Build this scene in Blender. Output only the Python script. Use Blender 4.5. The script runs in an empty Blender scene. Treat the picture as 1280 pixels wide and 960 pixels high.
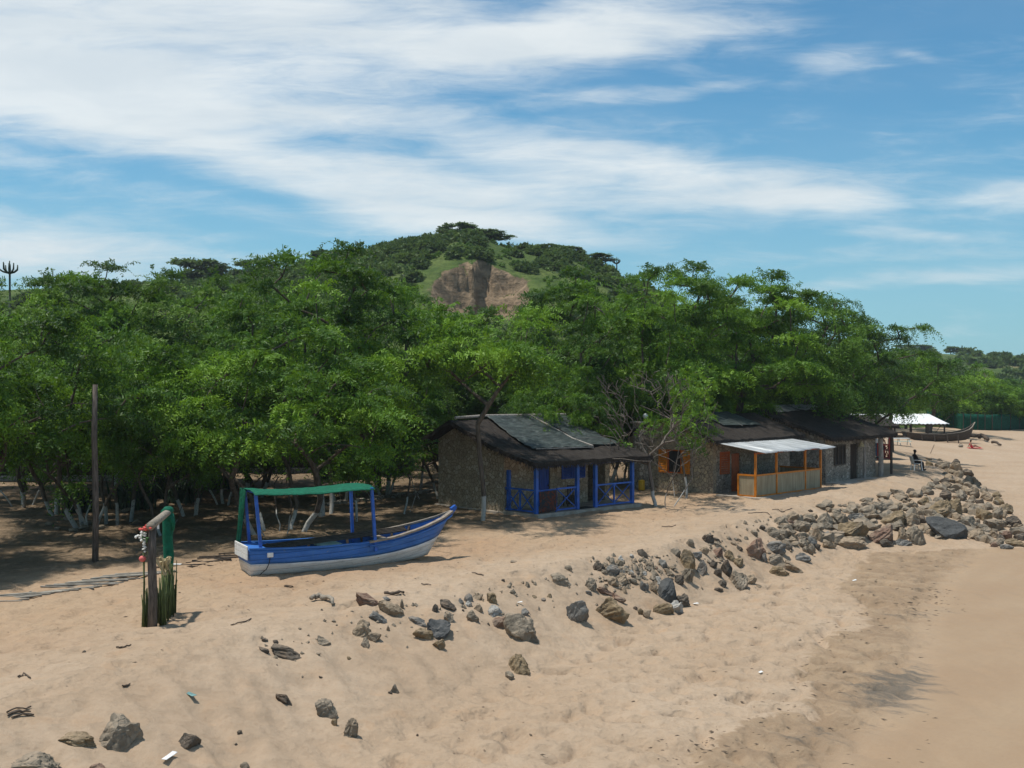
SKY_TINT = (.45, 1.05, 1.24); SKY_HAZE = (4.0, 6.5, 8.0); CLOUD = (9.0, 9.4, 9.4); SKY_STR = .10; SUN_STR = 4.8; EXPO = -.10
HAZE = .0002
import bpy, bmesh, math, random
import numpy as np
from mathutils import Vector, Matrix
R = math.radians
random.seed(7)
RNG = np.random.default_rng(11)
scene = bpy.context.scene
col = scene.collection
F, HC = 1400.0, 5.7          # focal length in photo pixels, camera height

# ------------------------------------------------------------------ helpers
def mesh_from(name, verts, faces, mat=None, smooth=False):
    me = bpy.data.meshes.new(name)
    me.from_pydata([tuple(v) for v in verts], [], faces)
    if mat: me.materials.append(mat)
    if smooth: me.polygons.foreach_set('use_smooth', [True] * len(me.polygons))
    me.update()
    return me

def mesh_quads(name, V, mat=None, n=4):
    """V: (N, n, 3) separate polygons"""
    N = V.shape[0]
    me = bpy.data.meshes.new(name)
    me.vertices.add(N * n); me.loops.add(N * n); me.polygons.add(N)
    me.vertices.foreach_set('co', V.reshape(-1).astype(np.float32))
    me.loops.foreach_set('vertex_index', np.arange(N * n, dtype=np.int32))
    me.polygons.foreach_set('loop_start', np.arange(0, N * n, n, dtype=np.int32))
    me.polygons.foreach_set('loop_total', np.full(N, n, dtype=np.int32))
    if mat: me.materials.append(mat)
    me.update(calc_edges=True)
    return me

def mesh_grid(name, P, mat=None, smooth=True):
    """P: (ny, nx, 3)"""
    ny, nx, _ = P.shape
    me = bpy.data.meshes.new(name)
    idx = np.arange(ny * nx, dtype=np.int32).reshape(ny, nx)
    q = np.stack([idx[:-1, :-1], idx[:-1, 1:], idx[1:, 1:], idx[1:, :-1]], -1).reshape(-1)
    nf = (ny - 1) * (nx - 1)
    me.vertices.add(ny * nx); me.loops.add(nf * 4); me.polygons.add(nf)
    me.vertices.foreach_set('co', P.reshape(-1).astype(np.float32))
    me.loops.foreach_set('vertex_index', q)
    me.polygons.foreach_set('loop_start', np.arange(0, nf * 4, 4, dtype=np.int32))
    me.polygons.foreach_set('loop_total', np.full(nf, 4, dtype=np.int32))
    if smooth: me.polygons.foreach_set('use_smooth', np.ones(nf, dtype=bool))
    if mat: me.materials.append(mat)
    me.update(calc_edges=True)
    return me

def fattr(me, name, data):
    a = me.attributes.new(name, 'FLOAT', 'POINT')
    a.data.foreach_set('value', np.asarray(data, dtype=np.float32).reshape(-1))

def link(name, me, parent=None, loc=None, rot=None):
    o = bpy.data.objects.new(name, me)
    col.objects.link(o)
    if parent: o.parent = parent
    if loc is not None: o.location = loc
    if rot is not None: o.rotation_euler = rot
    return o

def tag(o, label=None, cat=None, group=None, kind=None):
    if label: o['label'] = label
    if cat: o['category'] = cat
    if group: o['group'] = group
    if kind: o['kind'] = kind
    return o

def thing(name, label, cat, loc=(0, 0, 0), rz=0, group=None):
    o = bpy.data.objects.new(name, None)
    o.empty_display_size = .2
    col.objects.link(o)
    o.location = loc; o.rotation_euler = (0, 0, rz)
    return tag(o, label, cat, group)

class MB:
    """collects shapes into one mesh"""
    def __init__(s): s.v = []; s.f = []
    def add(s, vs, fs):
        b = len(s.v); s.v += [tuple(map(float, v)) for v in vs]; s.f += [tuple(b + i for i in f) for f in fs]
    def box(s, x0, x1, y0, y1, z0, z1, bev=0.0):
        if bev <= 0:
            s.add([(x0, y0, z0), (x1, y0, z0), (x1, y1, z0), (x0, y1, z0), (x0, y0, z1), (x1, y0, z1), (x1, y1, z1), (x0, y1, z1)],
                  [(0, 3, 2, 1), (4, 5, 6, 7), (0, 1, 5, 4), (1, 2, 6, 5), (2, 3, 7, 6), (3, 0, 4, 7)])
        else:
            bm = bmesh.new(); bmesh.ops.create_cube(bm, size=1)
            for v in bm.verts: v.co = Vector((x0 + (v.co.x + .5) * (x1 - x0), y0 + (v.co.y + .5) * (y1 - y0), z0 + (v.co.z + .5) * (z1 - z0)))
            bmesh.ops.bevel(bm, geom=bm.edges[:], offset=bev, segments=1, affect='EDGES')
            s.addbm(bm)
        return s
    def addbm(s, bm):
        bm.verts.index_update()
        s.add([v.co.copy() for v in bm.verts], [[v.index for v in f.verts] for f in bm.faces]); bm.free()
    def bar(s, a, b, w, h=None, up=(0, 0, 1)):
        """rectangular bar from a to b"""
        a, b = Vector(a), Vector(b); h = h or w
        t = (b - a).normalized(); u = Vector(up)
        if abs(t.dot(u)) > .98: u = Vector((0, 1, 0))
        n = t.cross(u).normalized(); u = n.cross(t).normalized()
        vs = []
        for p in (a, b):
            for (i, j) in ((-1, -1), (1, -1), (1, 1), (-1, 1)): vs.append(p + n * (i * w / 2) + u * (j * h / 2))
        s.add(vs, [(3, 2, 1, 0), (4, 5, 6, 7), (0, 1, 5, 4), (1, 2, 6, 5), (2, 3, 7, 6), (3, 0, 4, 7)])
        return s
    def tube(s, pts, rad, n=8, cap=True):
        pts = [Vector(p) for p in pts]
        if not hasattr(rad, '__len__'): rad = [rad] * len(pts)
        prev = None; rings = []
        for i, p in enumerate(pts):
            t = (pts[min(i + 1, len(pts) - 1)] - pts[max(i - 1, 0)])
            t = t.normalized() if t.length > 1e-9 else Vector((0, 0, 1))
            if prev is None:
                u = Vector((0, 0, 1)) if abs(t.z) < .9 else Vector((1, 0, 0))
                u = (u - t * u.dot(t)).normalized()
            else:
                u = (prev - t * prev.dot(t))
                u = u.normalized() if u.length > 1e-6 else t.orthogonal().normalized()
            prev = u; w = t.cross(u)
            rings.append([p + (u * math.cos(2 * math.pi * k / n) + w * math.sin(2 * math.pi * k / n)) * rad[i] for k in range(n)])
        b = [v for r in rings for v in r]; f = []
        for i in range(len(pts) - 1):
            for k in range(n): f.append((i * n + k, i * n + (k + 1) % n, (i + 1) * n + (k + 1) % n, (i + 1) * n + k))
        if cap:
            f.append(tuple(range(n - 1, -1, -1))); f.append(tuple((len(pts) - 1) * n + k for k in range(n)))
        s.add(b, f); return s
    def prism(s, poly, x0, x1, axis='x'):
        """poly of (y,z) extruded along x (or (x,z) along y)"""
        n = len(poly); vs = []
        for x in (x0, x1):
            for (a, b) in poly: vs.append((x, a, b) if axis == 'x' else (a, x, b))
        f = [tuple(range(n - 1, -1, -1)), tuple(n + k for k in range(n))]
        for k in range(n): f.append((k, (k + 1) % n, n + (k + 1) % n, n + k))
        s.add(vs, f); return s
    def ball(s, c, r, sub=2):
        bm = bmesh.new(); bmesh.ops.create_icosphere(bm, subdivisions=sub, radius=1)
        rr = r if hasattr(r, '__len__') else (r, r, r)
        for v in bm.verts: v.co = Vector((c[0] + v.co.x * rr[0], c[1] + v.co.y * rr[1], c[2] + v.co.z * rr[2]))
        s.addbm(bm); return s
    def grid(s, P):
        ny, nx = len(P), len(P[0])
        f = [(j * nx + i, j * nx + i + 1, (j + 1) * nx + i + 1, (j + 1) * nx + i) for j in range(ny - 1) for i in range(nx - 1)]
        s.add([p for r in P for p in r], f); return s
    def build(s, name, mat, parent=None, smooth=False, fixn=True):
        me = mesh_from(name, s.v, s.f, mat, smooth)
        if fixn:
            bm = bmesh.new(); bm.from_mesh(me); bmesh.ops.recalc_face_normals(bm, faces=bm.faces); bm.to_mesh(me); bm.free()
        return link(name, me, parent)

# ------------------------------------------------------------------ noise
def _hash(ix, iy, seed):
    h = (ix.astype(np.int64) * 374761393 + iy.astype(np.int64) * 668265263 + seed * 974634777) & 0xFFFFFFFF
    h = ((h ^ (h >> 13)) * 1274126177) & 0xFFFFFFFF
    return ((h ^ (h >> 16)) & 0xFFFF) / 65535.0
def vn(x, y, seed=0):
    x = np.asarray(x, float); y = np.asarray(y, float)
    ix = np.floor(x); iy = np.floor(y); fx = x - ix; fy = y - iy
    fx = fx * fx * (3 - 2 * fx); fy = fy * fy * (3 - 2 * fy)
    a = _hash(ix, iy, seed); b = _hash(ix + 1, iy, seed); c = _hash(ix, iy + 1, seed); d = _hash(ix + 1, iy + 1, seed)
    return (a + (b - a) * fx) * (1 - fy) + (c + (d - c) * fx) * fy
def fbm(x, y, seed=0, o=4):
    s = 0; a = .5; x = np.asarray(x, float); y = np.asarray(y, float)
    for k in range(o):
        s = s + a * (vn(x, y, seed + k) - .5) * 2; x = x * 2.03 + 17.1; y = y * 2.03 + 5.3; a *= .5
    return s
def sstep(a, b, x):
    t = np.clip((x - a) / (b - a), 0, 1); return t * t * (3 - 2 * t)

# ------------------------------------------------------------------ materials
class NT:
    def __init__(s, mat):
        s.t = mat.node_tree; s.n = s.t.nodes; s.l = s.t.links
    def node(s, typ, **kw):
        n = s.n.new(typ)
        for k, v in kw.items(): setattr(n, k, v)
        return n
    def put(s, inp, val):
        if val is None: return
        if hasattr(val, 'is_output') or isinstance(val, bpy.types.NodeSocket): s.l.new(val, inp)
        else: inp.default_value = val
    def math(s, op, a, b=None, c=None, clamp=False):
        n = s.node('ShaderNodeMath', operation=op, use_clamp=clamp)
        s.put(n.inputs[0], a); s.put(n.inputs[1], b); s.put(n.inputs[2], c); return n.outputs[0]
    def mix(s, f, a, b, blend='MIX'):
        n = s.node('ShaderNodeMix', data_type='RGBA', blend_type=blend)
        s.put(n.inputs[0], f); s.put(n.inputs[6], c4(a)); s.put(n.inputs[7], c4(b)); return n.outputs[2]
    def noise(s, vec, scale, detail=4, rough=.55, dist=0, out=0):
        n = s.node('ShaderNodeTexNoise'); s.put(n.inputs['Vector'], vec)
        n.inputs['Scale'].default_value = scale; n.inputs['Detail'].default_value = detail
        n.inputs['Roughness'].default_value = rough; n.inputs['Distortion'].default_value = dist
        return n.outputs[out]
    def ramp(s, v, a, b, smooth=True):
        n = s.node('ShaderNodeMapRange', interpolation_type='SMOOTHSTEP' if smooth else 'LINEAR')
        s.put(n.inputs[0], v); n.inputs[1].default_value = a; n.inputs[2].default_value = b; return n.outputs[0]
    def mapv(s, vec, loc=(0, 0, 0), rot=(0, 0, 0), scale=(1, 1, 1), typ='POINT'):
        n = s.node('ShaderNodeMapping', vector_type=typ); s.put(n.inputs[0], vec)
        n.inputs[1].default_value = loc; n.inputs[2].default_value = rot; n.inputs[3].default_value = scale; return n.outputs[0]
    def bump(s, h, strength=.5, dist=.02):
        n = s.node('ShaderNodeBump'); n.inputs['Strength'].default_value = strength; n.inputs['Distance'].default_value = dist
        s.put(n.inputs['Height'], h); return n.outputs[0]
    def attr(s, name):
        return s.node('ShaderNodeAttribute', attribute_name=name).outputs['Fac']
    def obj(s): return s.node('ShaderNodeTexCoord').outputs['Object']
    def pos(s): return s.node('ShaderNodeNewGeometry').outputs['Position']
def c4(c):
    if isinstance(c, (tuple, list)) and len(c) == 3: return (c[0], c[1], c[2], 1)
    return c
def newmat(name):
    m = bpy.data.materials.new(name); m.use_nodes = True
    return m, NT(m), m.node_tree.nodes['Principled BSDF']
def fin(nt, p, base=None, rough=.8, normal=None, spec=.3, metal=0):
    nt.put(p.inputs['Base Color'], c4(base)); nt.put(p.inputs['Roughness'], rough); nt.put(p.inputs['Metallic'], metal)
    p.inputs['Specular IOR Level'].default_value = spec
    if normal is not None: nt.put(p.inputs['Normal'], normal)

def m_plain(name, c, rough=.75, var=.25, scale=6, bump=.15, spec=.3, dirt=None, stretch=(1, 1, 1), metal=0):
    """worn material: colour with two scales of variation and optional dirt patches"""
    m, nt, p = newmat(name)
    v = nt.mapv(nt.obj(), scale=stretch)
    n1 = nt.noise(v, scale, 5); n2 = nt.noise(v, scale * 6, 3)
    lo = tuple(x * (1 - var) for x in c); hi = tuple(min(1, x * (1 + var)) for x in c)
    b = nt.mix(nt.ramp(n1, .3, .7), lo, hi)
    if dirt: b = nt.mix(nt.math('MULTIPLY', nt.ramp(nt.noise(v, scale * 1.7, 6, .65), .52, .72), .8), b, dirt)
    fin(nt, p, b, rough, nt.bump(nt.math('ADD', n1, nt.math('MULTIPLY', n2, .5)), bump, .03), spec, metal)
    return m

M = {}
def build_materials():
    M['blue'] = m_plain('blue_paint', (.018, .105, .44), .45, .25, 3, .12, .4, (.05, .09, .22))
    M['blue_door'] = m_plain('blue_door_paint', (.012, .065, .34), .5, .2, 4, .15, .4, None, (6, 6, .6))
    def hullpaint(name, c, worn, wood):
        m, nt, p = newmat(name); o = nt.obj(); sx = nt.node('ShaderNodeSeparateXYZ'); nt.put(sx.inputs[0], o)
        zz = nt.math('ADD', sx.outputs[2], nt.math('MULTIPLY', nt.math('MULTIPLY', sx.outputs[0], sx.outputs[0]), -.014))
        fr = nt.math('ABSOLUTE', nt.math('SUBTRACT', nt.math('FRACT', nt.math('DIVIDE', zz, .17)), .5)); seam = nt.ramp(fr, .44, .5)
        n1 = nt.noise(nt.mapv(o, scale=(.6, 1, 2.5)), 2.0, 6, .65); n2 = nt.noise(nt.mapv(o, scale=(1, 1, 2)), 9, 6, .7); n3 = nt.noise(nt.mapv(o, scale=(3, 3, .35)), 3.5, 5)
        b = nt.mix(nt.ramp(n1, .3, .7), tuple(x * .78 for x in c), tuple(x * 1.15 for x in c))
        b = nt.mix(nt.math('MULTIPLY', nt.ramp(n1, .5, .72), .6), b, worn)
        b = nt.mix(nt.math('MULTIPLY', nt.ramp(n3, .55, .72), .35), b, worn)
        b = nt.mix(nt.math('MULTIPLY', nt.ramp(n2, .62, .68), .75), b, wood)
        b = nt.mix(nt.math('MULTIPLY', seam, .45), b, tuple(x * .35 for x in c))
        fin(nt, p, b, .55, nt.bump(nt.math('SUBTRACT', nt.math('MULTIPLY', n2, .5), seam), .7, .03), .35); return m
    M['boat_blue'] = hullpaint('boat_blue_paint', (.034, .155, .50), (.07, .19, .42), (.20, .24, .28))
    M['boat_white'] = hullpaint('boat_white_paint', (.74, .74, .72), (.50, .45, .38), (.30, .22, .16))
    M['grey_wood'] = m_plain('weathered_wood', (.26, .22, .18), .8, .35, 5, .5, .2, (.10, .085, .07), (1, 5, 5))
    M['dark_wood'] = m_plain('dark_wood', (.075, .060, .048), .8, .4, 5, .5, .2, None, (1, 6, 6))
    M['post_wood'] = m_plain('old_post_wood', (.115, .095, .08), .85, .45, 4, .6, .2, (.03, .025, .02), (7, 7, .8))
    M['pale_post'] = m_plain('pale_post_wood', (.30, .27, .24), .8, .3, 4, .5, .2, (.14, .12, .10), (6, 6, .8))
    M['green_net'] = m_plain('green_net_cloth', (.005, .100, .056), .8, .25, 9, .3, .2)
    M['fence_net'] = m_plain('dark_green_net', (.004, .060, .038), .85, .35, 5, .3, .15)
    M['orange'] = m_plain('orange_paint', (.58, .19, .015), .5, .2, 4, .15, .35, (.33, .11, .02))
    M['orange_dark'] = m_plain('orange_door_paint', (.40, .085, .012), .5, .2, 4, .15, .35)
    M['white'] = m_plain('white_plastic', (.74, .74, .72), .4, .06, 5, .05, .4)
    M['white_paint'] = m_plain('white_paint', (.70, .69, .66), .6, .12, 5, .1, .3, (.4, .37, .33))
    M['mint'] = m_plain('mint_paint', (.42, .58, .52), .6, .15, 4, .1, .3)
    M['red'] = m_plain('red_paint', (.24, .035, .03), .55, .2, 5, .1, .3)
    M['red_cloth'] = m_plain('red_cloth', (.55, .035, .05), .85, .2, 8, .2)
    M['blue_cloth'] = m_plain('blue_cloth', (.03, .14, .26), .85, .25, 8, .2)
    M['black_cloth'] = m_plain('black_cloth', (.010, .010, .012), .85, .3, 8, .2)
    M['skin_dark'] = m_plain('dark_skin', (.055, .028, .017), .5, .1, 8, .03)
    M['skin_brown'] = m_plain('brown_skin', (.26, .13, .08), .5, .1, 8, .03)
    M['hair'] = m_plain('black_hair', (.008, .007, .006), .6, .3, 20, .3)
    M['black'] = m_plain('black_rubber', (.012, .012, .012), .6, .3, 8, .1)
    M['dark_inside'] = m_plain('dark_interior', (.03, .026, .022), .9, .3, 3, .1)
    M['yellow'] = m_plain('yellow_plastic', (.62, .36, .02), .45, .1, 5, .05)
    M['concrete'] = m_plain('concrete', (.34, .30, .25), .9, .25, 2.5, .3, .2, (.42, .31, .22))
    M['tarp'] = m_plain('black_roof_net', (.030, .040, .037), .6, .55, 2.0, .8, .3, (.11, .12, .11), (1, 3.5, 1))
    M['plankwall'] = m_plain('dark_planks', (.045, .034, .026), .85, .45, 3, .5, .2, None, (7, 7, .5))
    M['reed'] = m_plain('green_reed', (.07, .095, .028), .7, .5, 7, .3, .3, (.13, .12, .05), (5, 5, .6))
    M['petal_white'] = m_plain('white_petals', (.75, .74, .68), .7, .1, 9, .1)
    M['petal_red'] = m_plain('red_petals', (.62, .10, .08), .7, .2, 9, .1)
    M['petal_pink'] = m_plain('pink_ball', (.62, .14, .12), .7, .15, 9, .1)
    M['flower_leaf'] = m_plain('flower_leaves', (.06, .14, .04), .7, .3, 9, .1)
    M['dry'] = m_plain('dry_plants', (.40, .32, .18), .8, .3, 9, .2)
    M['twig'] = m_plain('twig_bark', (.085, .062, .045), .85, .4, 8, .4)
    M['weed'] = m_plain('dry_seaweed', (.135, .10, .07), .85, .4, 8, .3)
    M['drift'] = m_plain('driftwood', (.28, .24, .19), .85, .4, 6, .5, .2, (.12, .10, .08), (1, 5, 5))
    M['teal_scrap'] = m_plain('teal_scrap', (.13, .24, .23), .6, .3, 9, .2)
    M['walk'] = m_plain('walkway_wood', (.27, .245, .205), .85, .35, 3, .4, .2, (.10, .09, .075))
    M['agave'] = m_plain('agave_leaf', (.030, .055, .026), .55, .4, 3, .1, .35)
    M['euph'] = m_plain('succulent_tree', (.035, .05, .03), .8, .4, 3, .3)
    # gable stone walls
    def stone(name, c1, c2, c3, mortar, sc):
        m, nt, p = newmat(name); o = nt.obj()
        w = nt.node('ShaderNodeVectorMath', operation='ADD'); nt.put(w.inputs[0], o)
        sc_ = nt.node('ShaderNodeVectorMath', operation='SCALE'); nt.put(sc_.inputs[0], nt.noise(o, 2.2, 3, out=1)); sc_.inputs[3].default_value = .16
        nt.put(w.inputs[1], sc_.outputs[0]); v = w.outputs[0]
        vo = nt.node('ShaderNodeTexVoronoi'); nt.put(vo.inputs['Vector'], v); vo.inputs['Scale'].default_value = sc
        ve = nt.node('ShaderNodeTexVoronoi', feature='DISTANCE_TO_EDGE'); nt.put(ve.inputs['Vector'], v); ve.inputs['Scale'].default_value = sc
        sep = nt.node('ShaderNodeSeparateColor'); nt.put(sep.inputs[0], vo.outputs['Color'])
        b = nt.mix(sep.outputs[0], c1, c2); b = nt.mix(nt.ramp(sep.outputs[1], .6, .9), b, c3)
        b = nt.mix(nt.math('MULTIPLY', nt.noise(o, 14, 5), .4), b, tuple(x * .62 for x in c1))
        e = nt.ramp(ve.outputs[0], .015, .08)
        b = nt.mix(e, mortar, b)
        b = nt.mix(nt.math('MULTIPLY', nt.ramp(nt.noise(o, .9, 4), .5, .75), .35), b, (.18, .145, .11))
        fin(nt, p, b, .9, nt.bump(nt.math('ADD', nt.math('MULTIPLY', e, 1.0), nt.math('MULTIPLY', nt.noise(o, 18, 4), .5)), .9, .05), .2)
        return m
    M['stone_tan'] = stone('tan_stone_wall', (.50, .40, .28), (.36, .29, .21), (.58, .50, .38), (.25, .195, .135), 5.6)
    M['stone_grey'] = stone('grey_stone_wall', (.38, .335, .27), (.24, .215, .185), (.50, .45, .38), (.14, .12, .098), 5.0)
    M['stone_mix'] = stone('mixed_stone_wall', (.47, .385, .275), (.33, .28, .215), (.55, .44, .29), (.20, .16, .12), 5.2)
    # thatch: streaks running down the slope (object y)
    m, nt, p = newmat('thatch'); o = nt.obj()
    s1 = nt.noise(nt.mapv(o, scale=(14, 1.2, 3)), 1.6, 6, .65); s2 = nt.noise(nt.mapv(o, scale=(60, 3, 8)), 1.5, 3)
    pa = nt.noise(o, .8, 4)
    b = nt.mix(nt.ramp(s1, .3, .72), (.022, .019, .017), (.078, .066, .057))
    b = nt.mix(nt.math('MULTIPLY', nt.ramp(s2, .55, .8), .6), b, (.17, .14, .11))
    b = nt.mix(nt.math('MULTIPLY', nt.ramp(pa, .45, .7), .5), b, (.045, .037, .032))
    fin(nt, p, b, .95, nt.bump(nt.math('ADD', s1, s2), 1, .06), .1); M['thatch'] = m
    # corrugated sheet
    m, nt, p = newmat('metal_sheet'); o = nt.obj()
    n1 = nt.noise(nt.mapv(o, scale=(1, .25, 1)), 2.6, 5)
    b = nt.mix(nt.ramp(n1, .3, .7), (.26, .28, .29), (.48, .50, .51))
    b = nt.mix(nt.math('MULTIPLY', nt.ramp(nt.noise(o, 3, 6, .65), .58, .74), .7), b, (.24, .18, .13))
    fin(nt, p, b, .5, None, .4, .15); M['metal'] = m
    m, nt, p = newmat('grey_sheet'); o = nt.obj()
    b = nt.mix(nt.ramp(nt.noise(o, 2.2, 5), .3, .7), (.10, .10, .10), (.30, .30, .29))
    fin(nt, p, b, .6, nt.bump(nt.noise(o, 6, 4), .4, .05), .3, .1); M['grey_sheet'] = m
    m, nt, p = newmat('white_sheet'); o = nt.obj()
    b = nt.mix(nt.ramp(nt.noise(o, 1.2, 5), .3, .7), (.62, .63, .63), (.84, .84, .83))
    fin(nt, p, b, .5, None, .3); M['white_sheet'] = m
    # reed panels: fine vertical canes
    m, nt, p = newmat('cane_panel'); o = nt.obj()
    s1 = nt.noise(nt.mapv(o, scale=(22, 22, .5)), 1.5, 3)
    b = nt.mix(nt.ramp(s1, .3, .7), (.27, .22, .14), (.45, .38, .26))
    b = nt.mix(nt.math('MULTIPLY', nt.ramp(nt.noise(o, 1.5, 4), .5, .75), .4), b, (.22, .17, .11))
    fin(nt, p, b, .8, nt.bump(s1, .6, .02), .2); M['cane'] = m
    # patterned cloth
    m, nt, p = newmat('patterned_cloth'); o = nt.obj()
    vo = nt.node('ShaderNodeTexVoronoi'); nt.put(vo.inputs['Vector'], o); vo.inputs['Scale'].default_value = 15
    sep = nt.node('ShaderNodeSeparateColor'); nt.put(sep.inputs[0], vo.outputs['Color'])
    b = nt.mix(nt.ramp(sep.outputs[0], .45, .55), (.075, .035, .028), (.03, .042, .05))
    b = nt.mix(nt.ramp(sep.outputs[1], .72, .78), b, (.14, .045, .03))
    fin(nt, p, b, .9, None, .1); M['cloth'] = m
    # bark, with and without whitewashed foot
    def bark(name, c1, c2, wash):
        m, nt, p = newmat(name); o = nt.obj()
        n1 = nt.noise(nt.mapv(o, scale=(5, 5, 1.1)), 2.2, 6, .65)
        b = nt.mix(nt.ramp(n1, .3, .7), c1, c2)
        if wash:
            sx = nt.node('ShaderNodeSeparateXYZ'); nt.put(sx.inputs[0], o)
            lim = nt.math('ADD', sx.outputs[2], nt.math('MULTIPLY', nt.noise(o, 5, 4), .3))
            w = nt.math('SUBTRACT', 1, nt.ramp(lim, wash, wash + .06))
            w = nt.math('MULTIPLY', w, nt.ramp(nt.noise(o, 11, 5, .6), .30, .46))
            b = nt.mix(w, b, (.42, .41, .38))
        fin(nt, p, b, .9, nt.bump(n1, .8, .04), .15); return m
    M['bark'] = bark('bark', (.055, .043, .034), (.15, .12, .095), 0)
    M['bark_white'] = bark('whitewashed_bark', (.055, .043, .034), (.15, .12, .095), 1.0)
    M['bark_grey'] = bark('grey_bark', (.085, .072, .060), (.20, .17, .145), 0.8)
    # leaves
    def leaf(name, dark, mid, light, trans=.35):
        m = bpy.data.materials.new(name); m.use_nodes = True; nt = NT(m)
        nt.n.clear(); out = nt.node('ShaderNodeOutputMaterial')
        t = nt.attr('tint'); oi = nt.node('ShaderNodeObjectInfo')
        t2 = nt.math('ADD', t, nt.math('MULTIPLY', nt.math('SUBTRACT', oi.outputs['Random'], .5), .35))
        b = nt.mix(nt.ramp(t2, 0, .55, False), dark, mid); b = nt.mix(nt.ramp(t2, .5, 1.05, False), b, light)
        d = nt.node('ShaderNodeBsdfPrincipled'); fin(nt, d, b, .55, None, .25)
        tr = nt.node('ShaderNodeBsdfTranslucent'); nt.put(tr.inputs[0], nt.mix(.5, b, (light[0] * 1.3, light[1] * 1.25, light[2])))
        mx = nt.node('ShaderNodeMixShader'); mx.inputs[0].default_value = trans
        nt.l.new(d.outputs[0], mx.inputs[1]); nt.l.new(tr.outputs[0], mx.inputs[2]); nt.l.new(mx.outputs[0], out.inputs[0]); return m
    M['leaf'] = leaf('feathery_leaf', (0.023, 0.064, 0.010), (0.070, 0.159, 0.014), (0.179, 0.319, 0.024), .30)
    M['leaf_b'] = leaf('olive_leaf', (0.031, 0.066, 0.014), (0.070, 0.142, 0.020), (0.141, 0.242, 0.033), .28)
    M['leaf_c'] = leaf('deep_green_leaf', (0.018, 0.050, 0.011), (0.054, 0.123, 0.017), (0.128, 0.242, 0.026), .28)
    M['leaf_grey'] = leaf('greyish_leaf', (0.070, 0.124, 0.028), (0.122, 0.195, 0.039), (0.192, 0.266, 0.055), .45)
    M['leaf_dark'] = leaf('dark_leaf', (.034, .066, .018), (.066, .116, .028), (.115, .175, .040), .35)
    # rocks
    def rock(name, c1, c2, patch, dust=.45):
        m, nt, p = newmat(name); o = nt.obj(); oi = nt.node('ShaderNodeObjectInfo')
        vv = nt.node('ShaderNodeVectorMath', operation='ADD'); nt.put(vv.inputs[0], o)
        sc = nt.node('ShaderNodeVectorMath', operation='SCALE'); nt.put(sc.inputs[0], oi.outputs['Location']); sc.inputs[3].default_value = 7.3
        nt.put(vv.inputs[1], sc.outputs[0]); v = vv.outputs[0]
        n1 = nt.noise(v, 3.2, 7, .65); n2 = nt.noise(v, 11, 6, .65); n3 = nt.noise(v, 1.6, 3)
        b = nt.mix(nt.ramp(n1, .32, .68), c1, c2)
        b = nt.mix(nt.math('MULTIPLY', nt.ramp(n3, .5, .68), .8), b, patch)
        b = nt.mix(nt.math('MULTIPLY', nt.ramp(n2, .52, .75), .6), b, tuple(x * .4 for x in c1))
        vo = nt.node('ShaderNodeTexVoronoi', feature='DISTANCE_TO_EDGE'); nt.put(vo.inputs['Vector'], v); vo.inputs['Scale'].default_value = 3.1
        crack = nt.ramp(vo.outputs[0], 0, .035)
        # sand that has settled on flat tops
        g = nt.node('ShaderNodeNewGeometry'); sx = nt.node('ShaderNodeSeparateXYZ'); nt.put(sx.inputs[0], g.outputs['Normal'])
        f = nt.math('MULTIPLY', nt.ramp(nt.math('ADD', sx.outputs[2], nt.math('MULTIPLY', nt.math('SUBTRACT', n1, .5), .9)), .72, 1.0), dust)
        b = nt.mix(f, b, (.34, .25, .17))
        h = nt.math('ADD', nt.math('ADD', n1, nt.math('MULTIPLY', n2, .6)), nt.math('MULTIPLY', crack, .12))
        fin(nt, p, b, .88, nt.bump(h, .8, .07), .2); return m
    M['rk_g'] = rock('grey_rock', (0.168, 0.140, 0.104), (0.320, 0.268, 0.204), (0.216, 0.164, 0.112))
    M['rk_t'] = rock('tan_rock', (0.224, 0.172, 0.116), (0.384, 0.300, 0.212), (0.168, 0.132, 0.096))
    M['rk_o'] = rock('ochre_rock', (0.168, 0.124, 0.072), (0.288, 0.216, 0.132), (0.128, 0.108, 0.080))
    M['rk_d'] = rock('dark_rock', (0.068, 0.058, 0.046), (0.160, 0.132, 0.104), (0.096, 0.068, 0.048), .3)
    M['rk_b'] = rock('blue_grey_rock', (0.132, 0.128, 0.118), (0.240, 0.232, 0.212), (0.176, 0.144, 0.116), .25)
    M['rk_r'] = rock('reddish_rock', (0.168, 0.100, 0.072), (0.248, 0.168, 0.124), (0.160, 0.132, 0.104))
    M['rk_w'] = rock('whitish_rock', (0.336, 0.320, 0.288), (0.496, 0.480, 0.440), (0.216, 0.200, 0.176), .3)
    M['rk_p'] = rock('pinkish_rock', (0.216, 0.132, 0.092), (0.304, 0.208, 0.152), (0.176, 0.144, 0.112))
    M['rk_s'] = rock('slate_rock', (0.068, 0.070, 0.070), (0.108, 0.110, 0.108), (0.088, 0.088, 0.084), .06)
build_materials()
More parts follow.
